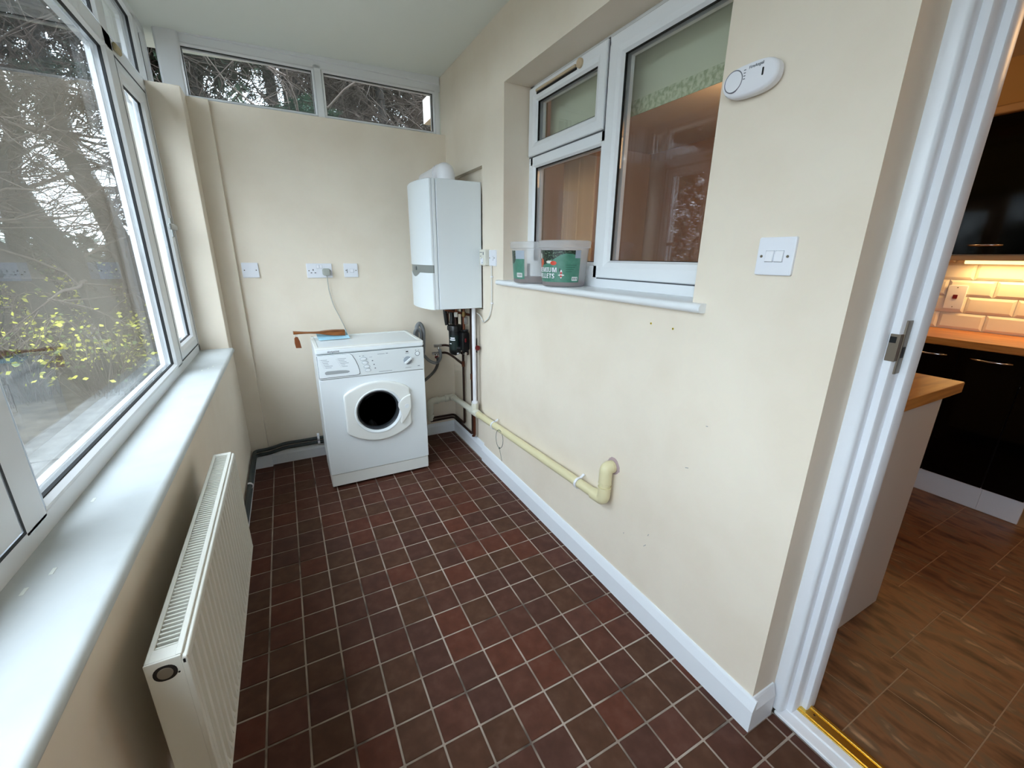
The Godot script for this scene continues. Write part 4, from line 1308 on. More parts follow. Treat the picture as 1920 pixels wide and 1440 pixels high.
func build_pipes() -> void:
	var wx := 0.785
	var line := func(z: float) -> float: return 0.338 + (z + 1.0) * 0.055
	# waste pipe along the house wall
	var wp := thing("waste_pipe", "yellowed plastic waste pipe running low along the house wall", "pipe", Vector3(wx, 0.30, -0.6))
	part(wp, "far_pipe", MB.new().tube([Vector3(wx, line.call(-1.49), -1.49), Vector3(wx, line.call(-1.06), -1.06)], 0.0205, 20), M.waste_pale)
	part(wp, "near_pipe", MB.new().tube([Vector3(wx, line.call(-1.04), -1.04), Vector3(wx, line.call(0.25), 0.25)], 0.0205, 20), M.waste)
	var tee := MB.new()
	tee.tube([Vector3(wx, line.call(-1.105), -1.105), Vector3(wx, line.call(-0.985), -0.985)], 0.0255, 20)
	tee.tube([Vector3(wx, line.call(-1.045), -1.045), Vector3(wx, 0.400, -1.045)], 0.0245, 20)
	part(wp, "tee", tee, M.waste_pale)
	var el := MB.new()
	var ye: float = line.call(0.262)
	el.tube(bend([Vector3(wx, line.call(0.20), 0.205), Vector3(wx, ye, 0.268), Vector3(wx, ye + 0.055, 0.268)], 0.030, 8), 0.0255, 20)
	el.tube([Vector3(wx, ye + 0.054, 0.268), Vector3(wx, ye + 0.060, 0.268)], 0.0265, 20)
	part(wp, "lower_elbow", el, M.waste)
	part(wp, "riser", MB.new().tube([Vector3(wx, ye + 0.04, 0.268), Vector3(wx, ye + 0.10, 0.268)], 0.0205, 20), M.waste)
	var eu := MB.new()
	eu.tube(bend([Vector3(wx, ye + 0.075, 0.268), Vector3(wx, 0.548, 0.268), Vector3(WALL - 0.004, 0.548, 0.268)], 0.028, 8), 0.0255, 20)
	eu.tube([Vector3(wx, ye + 0.073, 0.268), Vector3(wx, ye + 0.079, 0.268)], 0.0265, 20)
	eu.tube([Vector3(0.802, 0.548, 0.268), Vector3(0.806, 0.548, 0.268)], 0.0265, 20)
	part(wp, "upper_elbow", eu, M.waste)
	part(wp, "wall_stub", MB.new().tube([Vector3(0.800, 0.548, 0.268), Vector3(WALL - 0.0002, 0.548, 0.268)], 0.021, 20), M.waste)
	var hole := MB.new(); hole.xf = on_house_wall(WALL, 0.550, 0.270)
	var ragged := PackedVector2Array()
	var rng := RandomNumberGenerator.new(); rng.seed = 8
	for k in 26: ragged.append(Vector2(cos(TAU * k / 26), sin(TAU * k / 26)) * rng.randf_range(0.033, 0.0375))
	hole.prism(ragged, 0.0002, 0.0014)
	part(wp, "filler_ring", hole, mat(Color(0.72, 0.63, 0.63), 0.9), "rough pinkish filler round the hole")
	for z in [-0.745, 0.105]:
		part(wp, "pipe_clip", clip_round(Vector3(wx, line.call(z), z), Vector3(0, 0, 1), 0.0205, Vector3(-1, 0, 0)), M.white_plastic, "white pipe clip")
	# corner and back run
	var cb := thing("back_waste_pipe", "pale waste pipe turning the corner behind the washing machine", "pipe", Vector3(0.7, 0.29, -1.515))
	part(cb, "corner_elbow", MB.new().tube(bend([Vector3(wx, line.call(-1.44), -1.45), Vector3(wx, 0.296, -1.515), Vector3(0.735, 0.294, -1.515)], 0.03, 8), 0.0255, 20), M.waste_pale)
	part(cb, "straight_pipe", MB.new().tube([Vector3(0.75, 0.294, -1.515), Vector3(0.64, 0.287, -1.515)], 0.0205, 20), M.waste_pale)
	part(cb, "collar", MB.new().tube([Vector3(0.682, 0.290, -1.515), Vector3(0.667, 0.289, -1.515)], 0.027, 20), M.waste_pale)
	part(cb, "drop_elbow", MB.new().tube(bend([Vector3(0.685, 0.290, -1.515), Vector3(0.618, 0.286, -1.515), Vector3(0.616, 0.20, -1.515)], 0.03, 8), 0.0245, 20), M.waste_pale)
	part(cb, "drop_pipe", MB.new().tube([Vector3(0.616, 0.22, -1.515), Vector3(0.614, 0.135, -1.515)], 0.020, 20), M.waste_pale)
	part(cb, "trap_nut", MB.new().tube([Vector3(0.615, 0.185, -1.515), Vector3(0.615, 0.160, -1.515)], 0.027, 12), M.waste_pale)
	# condensate pipe
	var cp := thing("condensate_pipe", "thin white plastic pipe dropping from the boiler into the waste pipe", "pipe", Vector3(wx, 0.39, -1.045))
	part(cp, "straight_pipe", MB.new().tube([Vector3(wx, 0.395, -1.045), Vector3(wx, 1.036, -1.045)], 0.0125, 18), M.white_plastic)
	part(cp, "reducer", MB.new().tube([Vector3(wx, 0.388, -1.045), Vector3(wx, 0.412, -1.045)], 0.0205, 20), M.white_plastic)
	# copper pipes in the corner
	var labels := ["far copper pipe dropping down the house wall behind the black filter", "copper pipe looping low behind the white condensate pipe", "copper pipe beside it rising nearest the doorway"]
	var runs := [
		[Vector3(0.812, 1.036, -1.31), Vector3(0.812, 0.155, -1.31), Vector3(0.812, 0.148, -1.36), Vector3(0.812, 0.146, -1.535), Vector3(0.62, 0.142, -1.541)],
		[Vector3(0.806, 1.036, -1.140), Vector3(0.806, 0.132, -1.140), Vector3(0.806, 0.128, -1.525), Vector3(0.62, 0.122, -1.530)],
		[Vector3(0.803, 1.036, -1.102), Vector3(0.803, 0.138, -1.102), Vector3(0.803, 0.126, -1.128)]]
	for k in 3:
		var o := thing("copper_pipe", labels[k], "pipe", runs[k][0] - Vector3(0, 0.9, 0), "copper pipes under the boiler")
		part(o, "tube", MB.new().tube(bend(runs[k], 0.03, 6), 0.0085 if k != 2 else 0.0095, 12), M.copper if k == 2 else M.copper_dark)
		if k < 2:
			part(o, "joint", MB.new().tube([runs[k][0] - Vector3(0, 0.41 + k * 0.05, 0), runs[k][0] - Vector3(0, 0.45 + k * 0.05, 0)], 0.0115, 12), M.copper)
	# boiler tails: a bank of valves and tails
	var tl := thing("boiler_valves", "bank of copper tails and valves under the boiler", "valves", Vector3(0.72, 1.0, -1.25))
	var ti := 0
	for q in [[0.715, -1.33, 0.90], [0.742, -1.30, 0.88], [0.705, -1.14, 0.965], [0.730, -1.22, 0.90], [0.756, -1.14, 0.88], [0.770, -1.30, 0.86]]:
		part(tl, "tail", MB.new().tube([Vector3(q[0], 1.036, q[1]), Vector3(q[0], q[2], q[1])], 0.0085, 10), M.copper if ti % 2 == 0 else M.copper_dark)
		part(tl, "valve", MB.new().tube([Vector3(q[0], 0.995, q[1]), Vector3(q[0], 0.965, q[1])], 0.014, 6), M.chrome if ti % 3 != 1 else M.brassy)
		ti += 1
	part(tl, "cross_pipe", MB.new().tube([Vector3(0.635, 1.012, -1.155), Vector3(0.798, 0.972, -1.145)], 0.0085, 10), M.copper)
	part(tl, "flexible_hose", MB.new().tube(curve([Vector3(0.668, 1.03, -1.25), Vector3(0.672, 0.96, -1.25), Vector3(0.680, 0.90, -1.25)]), 0.013, 12), M.black)
	part(tl, "flexible_hose", MB.new().tube(curve([Vector3(0.712, 1.03, -1.25), Vector3(0.716, 0.96, -1.25), Vector3(0.712, 0.905, -1.25)]), 0.016, 12), M.black)
	part(tl, "lever_valve", MB.new().box(Vector3(0.752, 0.915, -1.135), Vector3(0.778, 0.962, -1.115), 0.004), M.chrome)
	# magnetic filter
	var mf := thing("water_filter", "black cylindrical water filter under the boiler", "filter", Vector3(0.727, 0.70, -1.235))
	var fb := MB.new(); fb.xf = Transform3D(Basis.IDENTITY, Vector3(0.727, 0, -1.235))
	fb.lathe([Vector2(0.0, 0.690), Vector2(0.026, 0.700), Vector2(0.038, 0.712), Vector2(0.040, 0.73), Vector2(0.040, 0.862)], 28)
	part(mf, "canister", fb, M.filter)
	var fc := MB.new(); fc.xf = fb.xf
	fc.lathe([Vector2(0.040, 0.862), Vector2(0.047, 0.864), Vector2(0.047, 0.895), Vector2(0.043, 0.900), Vector2(0.0, 0.902)], 28)
	for k in 16:
		var a := TAU * k / 16
		fc.box(Vector3(cos(a) * 0.047 - 0.002, 0.866, sin(a) * 0.047 - 0.002), Vector3(cos(a) * 0.047 + 0.002, 0.893, sin(a) * 0.047 + 0.002), 0.001)
	var fco := part(mf, "screw_cap", fc, M.filter)
	part(fco, "bleed_nipple", MB.new().tube([Vector3(0.727, 0.900, -1.225), Vector3(0.727, 0.914, -1.225)], 0.006, 10), M.chrome)
	var fl := MB.new(); fl.xf = fb.xf
	fl.lathe([Vector2(0.0405, 0.735), Vector2(0.0405, 0.835)], 20, PI * 0.42, PI * 0.95)
	part(mf, "sticker", fl, M.filter_green)
	var fw := MB.new(); fw.xf = fb.xf
	for b in [[0.812, 0.820, 0.62, 0.86], [0.800, 0.807, 0.60, 0.90], [0.775, 0.781, 0.80, 0.93], [0.706, 0.716, 0.40, 0.52]]:
		fw.lathe([Vector2(0.0408 if b[0] > 0.72 else 0.0375, b[0]), Vector2(0.0408 if b[0] > 0.72 else 0.0390, b[1])], 8, PI * b[2], PI * b[3])
	part(mf, "printed_mark", fw, M.white_plastic).set_meta("kind", "stuff")
	var vb := MB.new()
	vb.box(Vector3(0.745, 0.730, -1.225), Vector3(0.802, 0.862, -1.150), 0.012)
	vb.tube([Vector3(0.785, 0.700, -1.19), Vector3(0.785, 0.87, -1.19)], 0.020, 16)
	vb.tube([Vector3(0.727, 0.745, -1.21), Vector3(0.785, 0.745, -1.19)], 0.017, 14)
	part(mf, "valve_body", vb, M.filter)
	part(mf, "valve_knob", MB.new().box(Vector3(0.764, 0.792, -1.152), Vector3(0.776, 0.820, -1.144), 0.003), M.red, "dark red valve handle")
	part(mf, "valve_nut", MB.new().tube([Vector3(0.770, 0.715, -1.170), Vector3(0.770, 0.715, -1.148)], 0.013, 6), M.chrome)
	var rw := thing("filling_valve", "small red valve wheel on the pipework right of the filter", "valve", Vector3(0.80, 0.79, -1.06))
	part(rw, "wheel", MB.new().tube([Vector3(0.803, 0.775, -1.045), Vector3(0.803, 0.775, -1.025)], 0.016, 12), M.red)
	part(rw, "stem", MB.new().tube([Vector3(0.803, 0.83, -1.06), Vector3(0.803, 0.74, -1.06)], 0.011, 12), M.filter)
	# washing machine taps
	var taps := [["cold washing machine tap on the upper copper pipe", 0.708, 0.697, M.chrome], ["washing machine tap with a red handle on the lower copper pipe", 0.652, 0.681, M.red]]
	for k in 2:
		var y: float = taps[k][1]
		var x: float = taps[k][2]
		var tp := thing("appliance_tap", taps[k][0], "tap", Vector3(x, y, -1.52), "washing machine taps")
		part(tp, "feed_pipe", MB.new().tube(bend([Vector3(x, y, -1.515), Vector3(0.765, y - 0.002, -1.52), Vector3(0.812, y - 0.02 - 0.018 * k, -1.50), Vector3(0.812, y - 0.03 - 0.02 * k, -1.33)], 0.03, 6), 0.0085, 12), M.copper_dark)
		part(tp, "tap_body", MB.new().tube([Vector3(x - 0.03, y, -1.515), Vector3(x + 0.025, y, -1.515)], 0.012, 12), M.chrome)
		part(tp, "spout", MB.new().tube([Vector3(x + 0.005, y, -1.515), Vector3(x + 0.004, y - 0.03, -1.508)], 0.010, 12), M.chrome)
		part(tp, "lever", MB.new().box(Vector3(x - 0.016, y - 0.034, -1.500), Vector3(x + 0.010, y - 0.014, -1.492), 0.004) if k == 1 else MB.new().box(Vector3(x - 0.026, y - 0.006, -1.502), Vector3(x + 0.012, y + 0.006, -1.496), 0.003), taps[k][3])
	var hs := thing("fill_hose", "dark grey fill hose drooping from the tap to the washing machine", "hose", Vector3(0.65, 0.6, -1.48), "washing machine hoses")
	part(hs, "hose_tube", MB.new().tube(curve([Vector3(0.705, 0.685, -1.505), Vector3(0.708, 0.625, -1.495), Vector3(0.672, 0.588, -1.485), Vector3(0.615, 0.612, -1.475), Vector3(0.565, 0.668, -1.47), Vector3(0.50, 0.70, -1.45)], 8), 0.011, 12), M.hose)
	var h2 := thing("fill_hose", "dark grey hose curving down behind the washing machine", "hose", Vector3(0.65, 0.5, -1.48), "washing machine hoses")
	part(h2, "hose_tube", MB.new().tube(curve([Vector3(0.686, 0.625, -1.50), Vector3(0.682, 0.58, -1.49), Vector3(0.652, 0.53, -1.48), Vector3(0.585, 0.478, -1.47), Vector3(0.52, 0.45, -1.45)], 8), 0.0105, 12), M.dark_hose)
	var h3 := thing("drain_hose", "grey ribbed drain hose looped up behind the washing machine", "hose", Vector3(0.56, 0.8, -1.48), "washing machine hoses")
	part(h3, "hose_tube", MB.new().tube(curve([Vector3(0.575, 0.66, -1.485), Vector3(0.583, 0.76, -1.485), Vector3(0.585, 0.835, -1.485), Vector3(0.564, 0.880, -1.485), Vector3(0.540, 0.862, -1.480), Vector3(0.533, 0.80, -1.47), Vector3(0.535, 0.70, -1.46)], 8), 0.0135, 14), M.hose)
	part(h3, "hose_hook", MB.new().tube(curve([Vector3(0.558, 0.76, -1.470), Vector3(0.562, 0.820, -1.470), Vector3(0.540, 0.852, -1.465), Vector3(0.518, 0.828, -1.460), Vector3(0.515, 0.77, -1.455)], 8), 0.0105, 12), M.hose)
	# lagged heating pipes round the left corner
	for k in 2:
		var dy := 0.029 * k
		var xo := -0.540 + 0.001 * k
		var lp := thing("heating_pipe", ["lower dark grey lagged heating pipe round the left corner", "upper dark grey lagged heating pipe round the left corner"][k], "pipe", Vector3(-0.4, 0.11, -1.52), "lagged heating pipes")
		part(lp, "lagging", MB.new().tube(bend([Vector3(-0.12, 0.110 + dy, -1.535), Vector3(-0.37, 0.112 + dy, -1.532), Vector3(-0.46, 0.103 + dy, -1.506), Vector3(xo, 0.103 + dy, -1.503), Vector3(xo, 0.110 + dy, -1.42), Vector3(xo, 0.125 + dy, -0.10)], 0.03, 6), 0.0112, 14), M.lagging)
	for q in [Vector3(-0.165, 0.110, -1.535), Vector3(-0.165, 0.139, -1.535)]:
		solo("pipe_clip", clip_round(q, Vector3(1, 0, 0), 0.0125, Vector3(0, 0, 1), 0.014), M.white_plastic, ["white clip on the lower lagged pipe beside the washing machine", "white clip on the upper lagged pipe beside the washing machine"][0 if q.y < 0.12 else 1], "pipe clip", "white clips on lagged pipes")
	solo("pipe_clip", clip_round(Vector3(-0.540, 0.142, -1.02), Vector3(0, 0, 1), 0.0125, Vector3(1, 0, 0), 0.014), M.white_plastic, "white clip on the lagged pipes beyond the radiator", "pipe clip", "white clips on lagged pipes")

# ---------------------------------------------------------------- electrical fittings
func plate(under: Node3D, xf: Transform3D, wd: float, hg: float, screws := true) -> void:
	var m := MB.new(); m.xf = xf
	m.prism(round_rect(rect(-wd / 2, wd / 2, -hg / 2, hg / 2), 0.004), -0.001, 0.010, 0.004)
	part(under, "plate", m, M.fitting)
	if screws:
		for s in [-1.0, 1.0]: part(under, "screw", screw_at(xf.translated_local(Vector3(s * (wd / 2 - 0.0125), 0, 0.0102))), M.screw)

func rocker(under: Node3D, xf: Transform3D, wd: float, hg: float, called := "rocker") -> void:
	var m := MB.new(); m.xf = xf.translated_local(Vector3(0, 0, 0.009)).rotated_local(Vector3(1, 0, 0), -0.09)
	m.box(Vector3(-wd / 2, -hg / 2, -0.004), Vector3(wd / 2, hg / 2, 0.004), 0.0015)
	part(under, called, m, M.white_plastic)
	var g := MB.new(); g.xf = xf
	g.box(Vector3(-wd / 2 - 0.0006, -hg / 2 - 0.0006, 0.008), Vector3(wd / 2 + 0.0006, hg / 2 + 0.0006, 0.0103))
	part(under, "rocker_gap", g, mat(Color(0.66, 0.67, 0.70), 0.6))

func build_fittings() -> void:
	var e := on_end_wall(BACK)
	var bp := thing("blanking_plate", "square white blanking plate near the left corner of the end wall", "wall plate", Vector3(-0.402, 1.243, BACK))
	plate(bp, e.translated_local(Vector3(-0.402, 1.243, 0)), 0.084, 0.084)
	var ds := thing("double_socket", "double white wall socket with one grey plug in it", "socket", Vector3(-0.033, 1.239, BACK))
	var dx := e.translated_local(Vector3(-0.033, 1.239, 0))
	plate(ds, dx, 0.145, 0.086)
	var hm := MB.new(); hm.xf = dx.translated_local(Vector3(-0.0365, -0.006, 0.0095))
	hm.box(Vector3(-0.0025, 0.006, 0), Vector3(0.0025, 0.015, 0.0011))
	for s in [-1.0, 1.0]: hm.box(Vector3(s * 0.011 - 0.0045, -0.009, 0), Vector3(s * 0.011 + 0.0045, -0.005, 0.0011))
	part(ds, "pin_hole", hm, M.hole).set_meta("kind", "stuff")
	for s in [-1.0, 1.0]: rocker(ds, dx.translated_local(Vector3(0.001 + s * 0.009, 0.024, 0)), 0.0135, 0.021)
	var pg := thing("mains_plug", "grey mains plug with a thin grey flex in the double socket", "plug", Vector3(0.003, 1.233, BACK + 0.03))
	var pm := MB.new(); pm.xf = e.translated_local(Vector3(0.003, 1.233, 0.010))
	pm.prism(round_rect(rect(-0.022, 0.022, -0.023, 0.020), 0.012), 0.0, 0.030, 0.008, true)
	part(pg, "plug_body", pm, M.plug)
	part(pg, "flex", MB.new().tube(curve([Vector3(0.004, 1.215, BACK + 0.026), Vector3(0.005, 1.17, BACK + 0.024), Vector3(0.010, 1.10, BACK + 0.022), Vector3(0.026, 1.02, BACK + 0.022), Vector3(0.056, 0.94, BACK + 0.024), Vector3(0.082, 0.86, BACK + 0.03), Vector3(0.095, 0.76, BACK + 0.05)], 6), 0.0032, 8), M.cable)
	var fs := thing("fused_switch", "single white fused switch right of the double socket", "switch", Vector3(0.152, 1.240, BACK))
	var fx := e.translated_local(Vector3(0.152, 1.240, 0))
	plate(fs, fx, 0.085, 0.085)
	rocker(fs, fx.translated_local(Vector3(0.005, -0.002, 0)), 0.022, 0.022)
	var fm := MB.new(); fm.xf = fx.translated_local(Vector3(-0.024, -0.004, 0.0098))
	fm.box(Vector3(-0.002, -0.012, 0), Vector3(0.002, 0.012, 0.0008))
	part(fs, "fuse_mark", fm, M.print)
	# house wall
	var h := on_house_wall(WALL)
	var ls := thing("light_switch", "white two rocker light switch between window and doorway", "switch", Vector3(WALL, 1.344, 0.757))
	var lx := h.translated_local(Vector3(0.757, 1.344, 0))
	plate(ls, lx, 0.088, 0.088)
	for s in [-1.0, 1.0]: rocker(ls, lx.translated_local(Vector3(s * 0.0115, 0, 0)), 0.0195, 0.026)
	var sp := thing("spur_switch", "white switched spur beside the boiler thermostat box", "switch", Vector3(WALL, 1.328, -0.826))
	var sx := h.translated_local(Vector3(-0.826, 1.328, 0))
	plate(sp, sx, 0.086, 0.086)
	rocker(sp, sx.translated_local(Vector3(0.010, -0.002, 0)), 0.016, 0.022)
	var tb := thing("thermostat_box", "cream thermostat box at the near edge of the boiler", "control box", Vector3(WALL, 1.33, -0.915))
	var tm := MB.new(); tm.xf = h.translated_local(Vector3(-0.916, 1.330, 0))
	tm.prism(round_rect(rect(-0.040, 0.040, -0.044, 0.044), 0.005), -0.001, 0.030, 0.004)
	part(tb, "box", tm, mat(Color(0.88, 0.87, 0.82), 0.4))
	var td := MB.new(); td.xf = tm.xf.translated_local(Vector3(0, 0, 0.0300))
	td.box(Vector3(-0.02, -0.036, 0), Vector3(0.016, -0.004, 0.002), 0.001)
	part(tb, "slider_panel", td, M.white_plastic)
	var tk := MB.new(); tk.xf = td.xf
	for b in [[0.014, 0.014, 0.006, 0.016], [-0.028, 0.026, 0.03, 0.003], [-0.026, 0.006, 0.014, 0.003], [-0.012, -0.012, 0.003, 0.010], [0.000, -0.030, 0.008, 0.004]]: tk.box(Vector3(b[0], b[1], 0), Vector3(b[0] + b[2], b[1] + b[3], 0.0024))
	part(tb, "printed_mark", tk, M.print).set_meta("kind", "stuff")
	var wc := thing("switch_cable", "white flex clipped down the wall from the spur switch to the boiler", "cable", Vector3(WALL - 0.005, 1.1, -0.84))
	part(wc, "flex", MB.new().tube(curve([Vector3(0.812, 1.288, -0.836), Vector3(0.814, 1.20, -0.836), Vector3(0.814, 1.10, -0.836), Vector3(0.814, 1.04, -0.845), Vector3(0.812, 0.985, -0.880), Vector3(0.810, 0.953, -0.945), Vector3(0.812, 0.965, -0.975), Vector3(0.815, 0.985, -1.02), Vector3(0.806, 1.00, -1.08)], 6), 0.0042, 8), M.white_cable)
	for y in [1.225, 1.076]: part(wc, "cable_clip", MB.new().box(Vector3(0.808, y - 0.004, -0.843), Vector3(0.8205, y + 0.004, -0.829), 0.002), M.white_plastic)
	# alarm
	var al := thing("gas_alarm", "white oval gas alarm high on the wall beside the window", "alarm", Vector3(WALL, 1.744, 0.630))
	var ax := h.translated_local(Vector3(0.630, 1.744, 0))
	part(al, "back_plate", put_prism(ax, oval(0.060, 0.027), 0.0, 0.012, 0.0), mat(Color(0.30, 0.29, 0.29), 0.5))
	part(al, "case", put_prism(ax, oval(0.068, 0.034), 0.006, 0.038, 0.016), M.white_plastic)
	part(al, "button_groove", put_prism(ax.translated_local(Vector3(-0.033, 0.001, 0)), circle(Vector2.ZERO, 0.0238, 40, 0.0235), 0.030, 0.0384, 0.0), mat(Color(0.42, 0.42, 0.46), 0.5))
	part(al, "test_button", put_prism(ax.translated_local(Vector3(-0.033, 0.001, 0)), circle(Vector2.ZERO, 0.0225, 40, 0.0222), 0.030, 0.0395, 0.003), M.white_plastic)
	part(al, "sensor_slot", put_prism(ax.translated_local(Vector3(0.040, 0.001, 0)), round_rect(rect(-0.002, 0.002, -0.008, 0.008), 0.0018), 0.030, 0.0386, 0.0), M.hole)
	var ml := MB.new(); ml.xf = ax
	for k in 4: ml.box(Vector3(-0.008, 0.016 - k * 0.006, 0.037), Vector3(-0.003, 0.018 - k * 0.006, 0.0384))
	part(al, "printed_mark", ml, M.print).set_meta("kind", "stuff")
	lay(al, "lettering", lettering("FireAngel", 0.0058, true), M.print, ax * Transform3D(Basis.IDENTITY, Vector3(0.022, 0.0185, 0.0382)))

func oval(a: float, b: float) -> PackedVector2Array:
	var p := PackedVector2Array()
	for k in 56:
		var t := TAU * k / 56
		p.append(Vector2(signf(cos(t)) * pow(absf(cos(t)), 0.72) * a, signf(sin(t)) * pow(absf(sin(t)), 0.80) * b))
	return p

func put_prism(xf: Transform3D, p: PackedVector2Array, d0: float, d1: float, bev: float) -> MB:
	var m := MB.new()
	m.xf = xf
	m.prism(p, d0, d1, bev, true)
	return m

# ---------------------------------------------------------------- feed buckets
func wrap_picture(green: Color, with_fish: bool) -> ImageTexture:
	var im := Image.create(320, 192, false, Image.FORMAT_RGB8)
	im.fill(green)
	var n := FastNoiseLite.new(); n.seed = 4; n.frequency = 0.06
	for y in 192:
		for x in 320:
			var hill := 62.0 + 26.0 * sin(x * 0.018 + 0.4) - 18.0 * smoothstep(120.0, 230.0, float(x))
			if y < hill:
				var v := n.get_noise_2d(x, y * 1.4)
				var c := Color(0.03, 0.06, 0.05).lerp(Color(0.22, 0.34, 0.24), clampf(v * 1.6 + 0.45, 0, 1))
				if v > 0.42: c = Color(0.55, 0.62, 0.56)
				im.set_pixel(x, y, c)
			else:
				im.set_pixel(x, y, green.lightened(0.07 * n.get_noise_2d(x * 0.4, y * 0.4) + 0.03))
	if with_fish:
		for f in [[62, 70, 20, 22, Color(0.85, 0.33, 0.10)], [48, 96, 14, 26, Color(0.80, 0.28, 0.08)], [132, 70, 26, 9, Color(0.92, 0.90, 0.86)], [158, 76, 20, 13, Color(0.82, 0.24, 0.12)], [48, 34, 13, 18, Color(0.90, 0.90, 0.88)]]: blob(im, f)
		for f in [[206, 142, 7, 26, Color(0.93, 0.91, 0.90)], [206, 136, 6, 8, Color(0.74, 0.08, 0.10)], [206, 154, 6, 7, Color(0.74, 0.08, 0.10)], [198, 118, 4, 12, Color(0.12, 0.12, 0.14)], [216, 148, 9, 4, Color(0.93, 0.91, 0.90)], [196, 148, 8, 3, Color(0.93, 0.91, 0.90)]]: blob(im, f)
		im.fill_rect(Rect2i(272, 158, 38, 24), Color(0.88, 0.89, 0.88))
		for k in 5: im.fill_rect(Rect2i(277 + k * 6, 163, 4 if k % 2 == 0 else 2, 13), Color(0.25, 0.27, 0.27))
		im.fill_rect(Rect2i(284, 0, 36, 46), Color(0.62, 0.66, 0.72))
		for k in 4: im.fill_rect(Rect2i(232, 86 + k * 13, 64 - k * 8, 3), green.darkened(0.25))
	else:
		im.fill_rect(Rect2i(150, 0, 170, 56), Color(0.66, 0.70, 0.75))
		im.fill_rect(Rect2i(170, 150, 110, 30), Color(0.86, 0.87, 0.86))
		for k in 6: im.fill_rect(Rect2i(186 + k * 14, 156, 7, 17), Color(0.25, 0.27, 0.27))
	im.generate_mipmaps()
	return ImageTexture.create_from_image(im)

func blob(im: Image, f: Array) -> void:
	for y in range(-f[3], f[3] + 1):
		for x in range(-f[2], f[2] + 1):
			if pow(float(x) / f[2], 2) + pow(float(y) / f[3], 2) <= 1.0:
				var p := Vector2i(f[0] + x, f[1] + y)
				if p.x >= 0 and p.y >= 0 and p.x < im.get_width() and p.y < im.get_height(): im.set_pixelv(p, f[4])

# letters laid round a cylinder: a is the angle of the middle, in the lathe's sense
func wrap_text(text: String, height: float, at: Vector3, radius: float, a: float, y: float) -> MB:
	var t := lettering(text, height, true)
	var arr := t.get_mesh_arrays()
	var vs: PackedVector3Array = arr[Mesh.ARRAY_VERTEX]
	var ix = arr[Mesh.ARRAY_INDEX]
	var m := MB.new()
	var f := func(p: Vector3) -> Vector3:
		var b := a - p.x / radius
		var r := radius + p.z + 0.0006
		return at + Vector3(cos(b) * r, y + p.y, sin(b) * r)
	var cnt: int = ix.size() if ix != null and ix.size() > 0 else vs.size()
	for k in range(0, cnt, 3):
		var p: Array[Vector3] = []
		for q in 3: p.append(vs[ix[k + q]] if ix != null and ix.size() > 0 else vs[k + q])
		var mid := (p[0] + p[1] + p[2]) / 3.0
		var b := a - mid.x / radius
		var nn := Vector3(cos(b), 0, sin(b))
		m.tri(f.call(p[0]), f.call(p[1]), f.call(p[2]), nn, nn, nn)
	return m

func build_buckets() -> void:
	var at := Vector3(0.864, 1.2142, -0.197)
	var labels := ["clear plastic pellet bucket with green label nearest the mullion", "clear plastic pellet bucket half hidden behind the nearer one"]
	for k in 2:
		var p := at if k == 0 else Vector3(0.856, 1.2142, -0.452)
		var b := thing("pellet_bucket", labels[k], "bucket", p, "pellet buckets on the window sill")
		var bm := MB.new(); bm.xf = Transform3D(Basis.IDENTITY, p)
		bm.lathe([Vector2(0.0, 0.001), Vector2(0.088, 0.001), Vector2(0.093, 0.006), Vector2(0.104, 0.166)], 40)
		part(b, "tub", bm, M.bucket)
		var lm := MB.new(); lm.xf = bm.xf
		lm.lathe([Vector2(0.1045, 0.160), Vector2(0.112, 0.161), Vector2(0.1135, 0.184), Vector2(0.110, 0.190), Vector2(0.104, 0.190), Vector2(0.101, 0.183), Vector2(0.0, 0.183)], 40)
		part(b, "lid", lm, M.bucket)
		var pm := MB.new(); pm.xf = bm.xf
		pm.lathe([Vector2(0.0, 0.003), Vector2(0.087, 0.003), Vector2(0.0915, 0.008), Vector2(0.0925, 0.024), Vector2(0.06, 0.028), Vector2(0.02, 0.020), Vector2(0.0, 0.022)], 30)
		part(b, "pellets", pm, M.pellets, "brown fish food pellets").set_meta("kind", "stuff")
		# the printed wrap, turned towards the room
		var face := atan2(1.388 - p.z, -0.236 - p.x)
		var a0 := face - 0.73 if k == 0 else face + 0.42
		var a1 := face + 1.65 if k == 0 else face + 1.45
		var wm := MB.new(); wm.xf = bm.xf
		wm.lathe([Vector2(0.0946, 0.020), Vector2(0.1038, 0.150)], 28, a1, a0)
		for q in range(0, wm.n.size()):
			var o := wm.v[q] - p
			wm.n[q] = Vector3(o.x, 0, o.z).normalized()
		var mt := mat(Color(1, 1, 1), 0.35)
		mt.albedo_texture = wrap_picture(Color(0.27, 0.50, 0.42), k == 0)
		var wo := part(b, "label_wrap", wm, mt, "green printed label")
		if k == 0:
			part(wo, "lettering", wrap_text("PREMIUM", 0.0200, p, 0.0995, face + 0.93, 0.070), M.white_plastic)
			part(wo, "lettering", wrap_text("PELLETS", 0.0200, p, 0.0978, face + 0.93, 0.045), M.white_plastic)

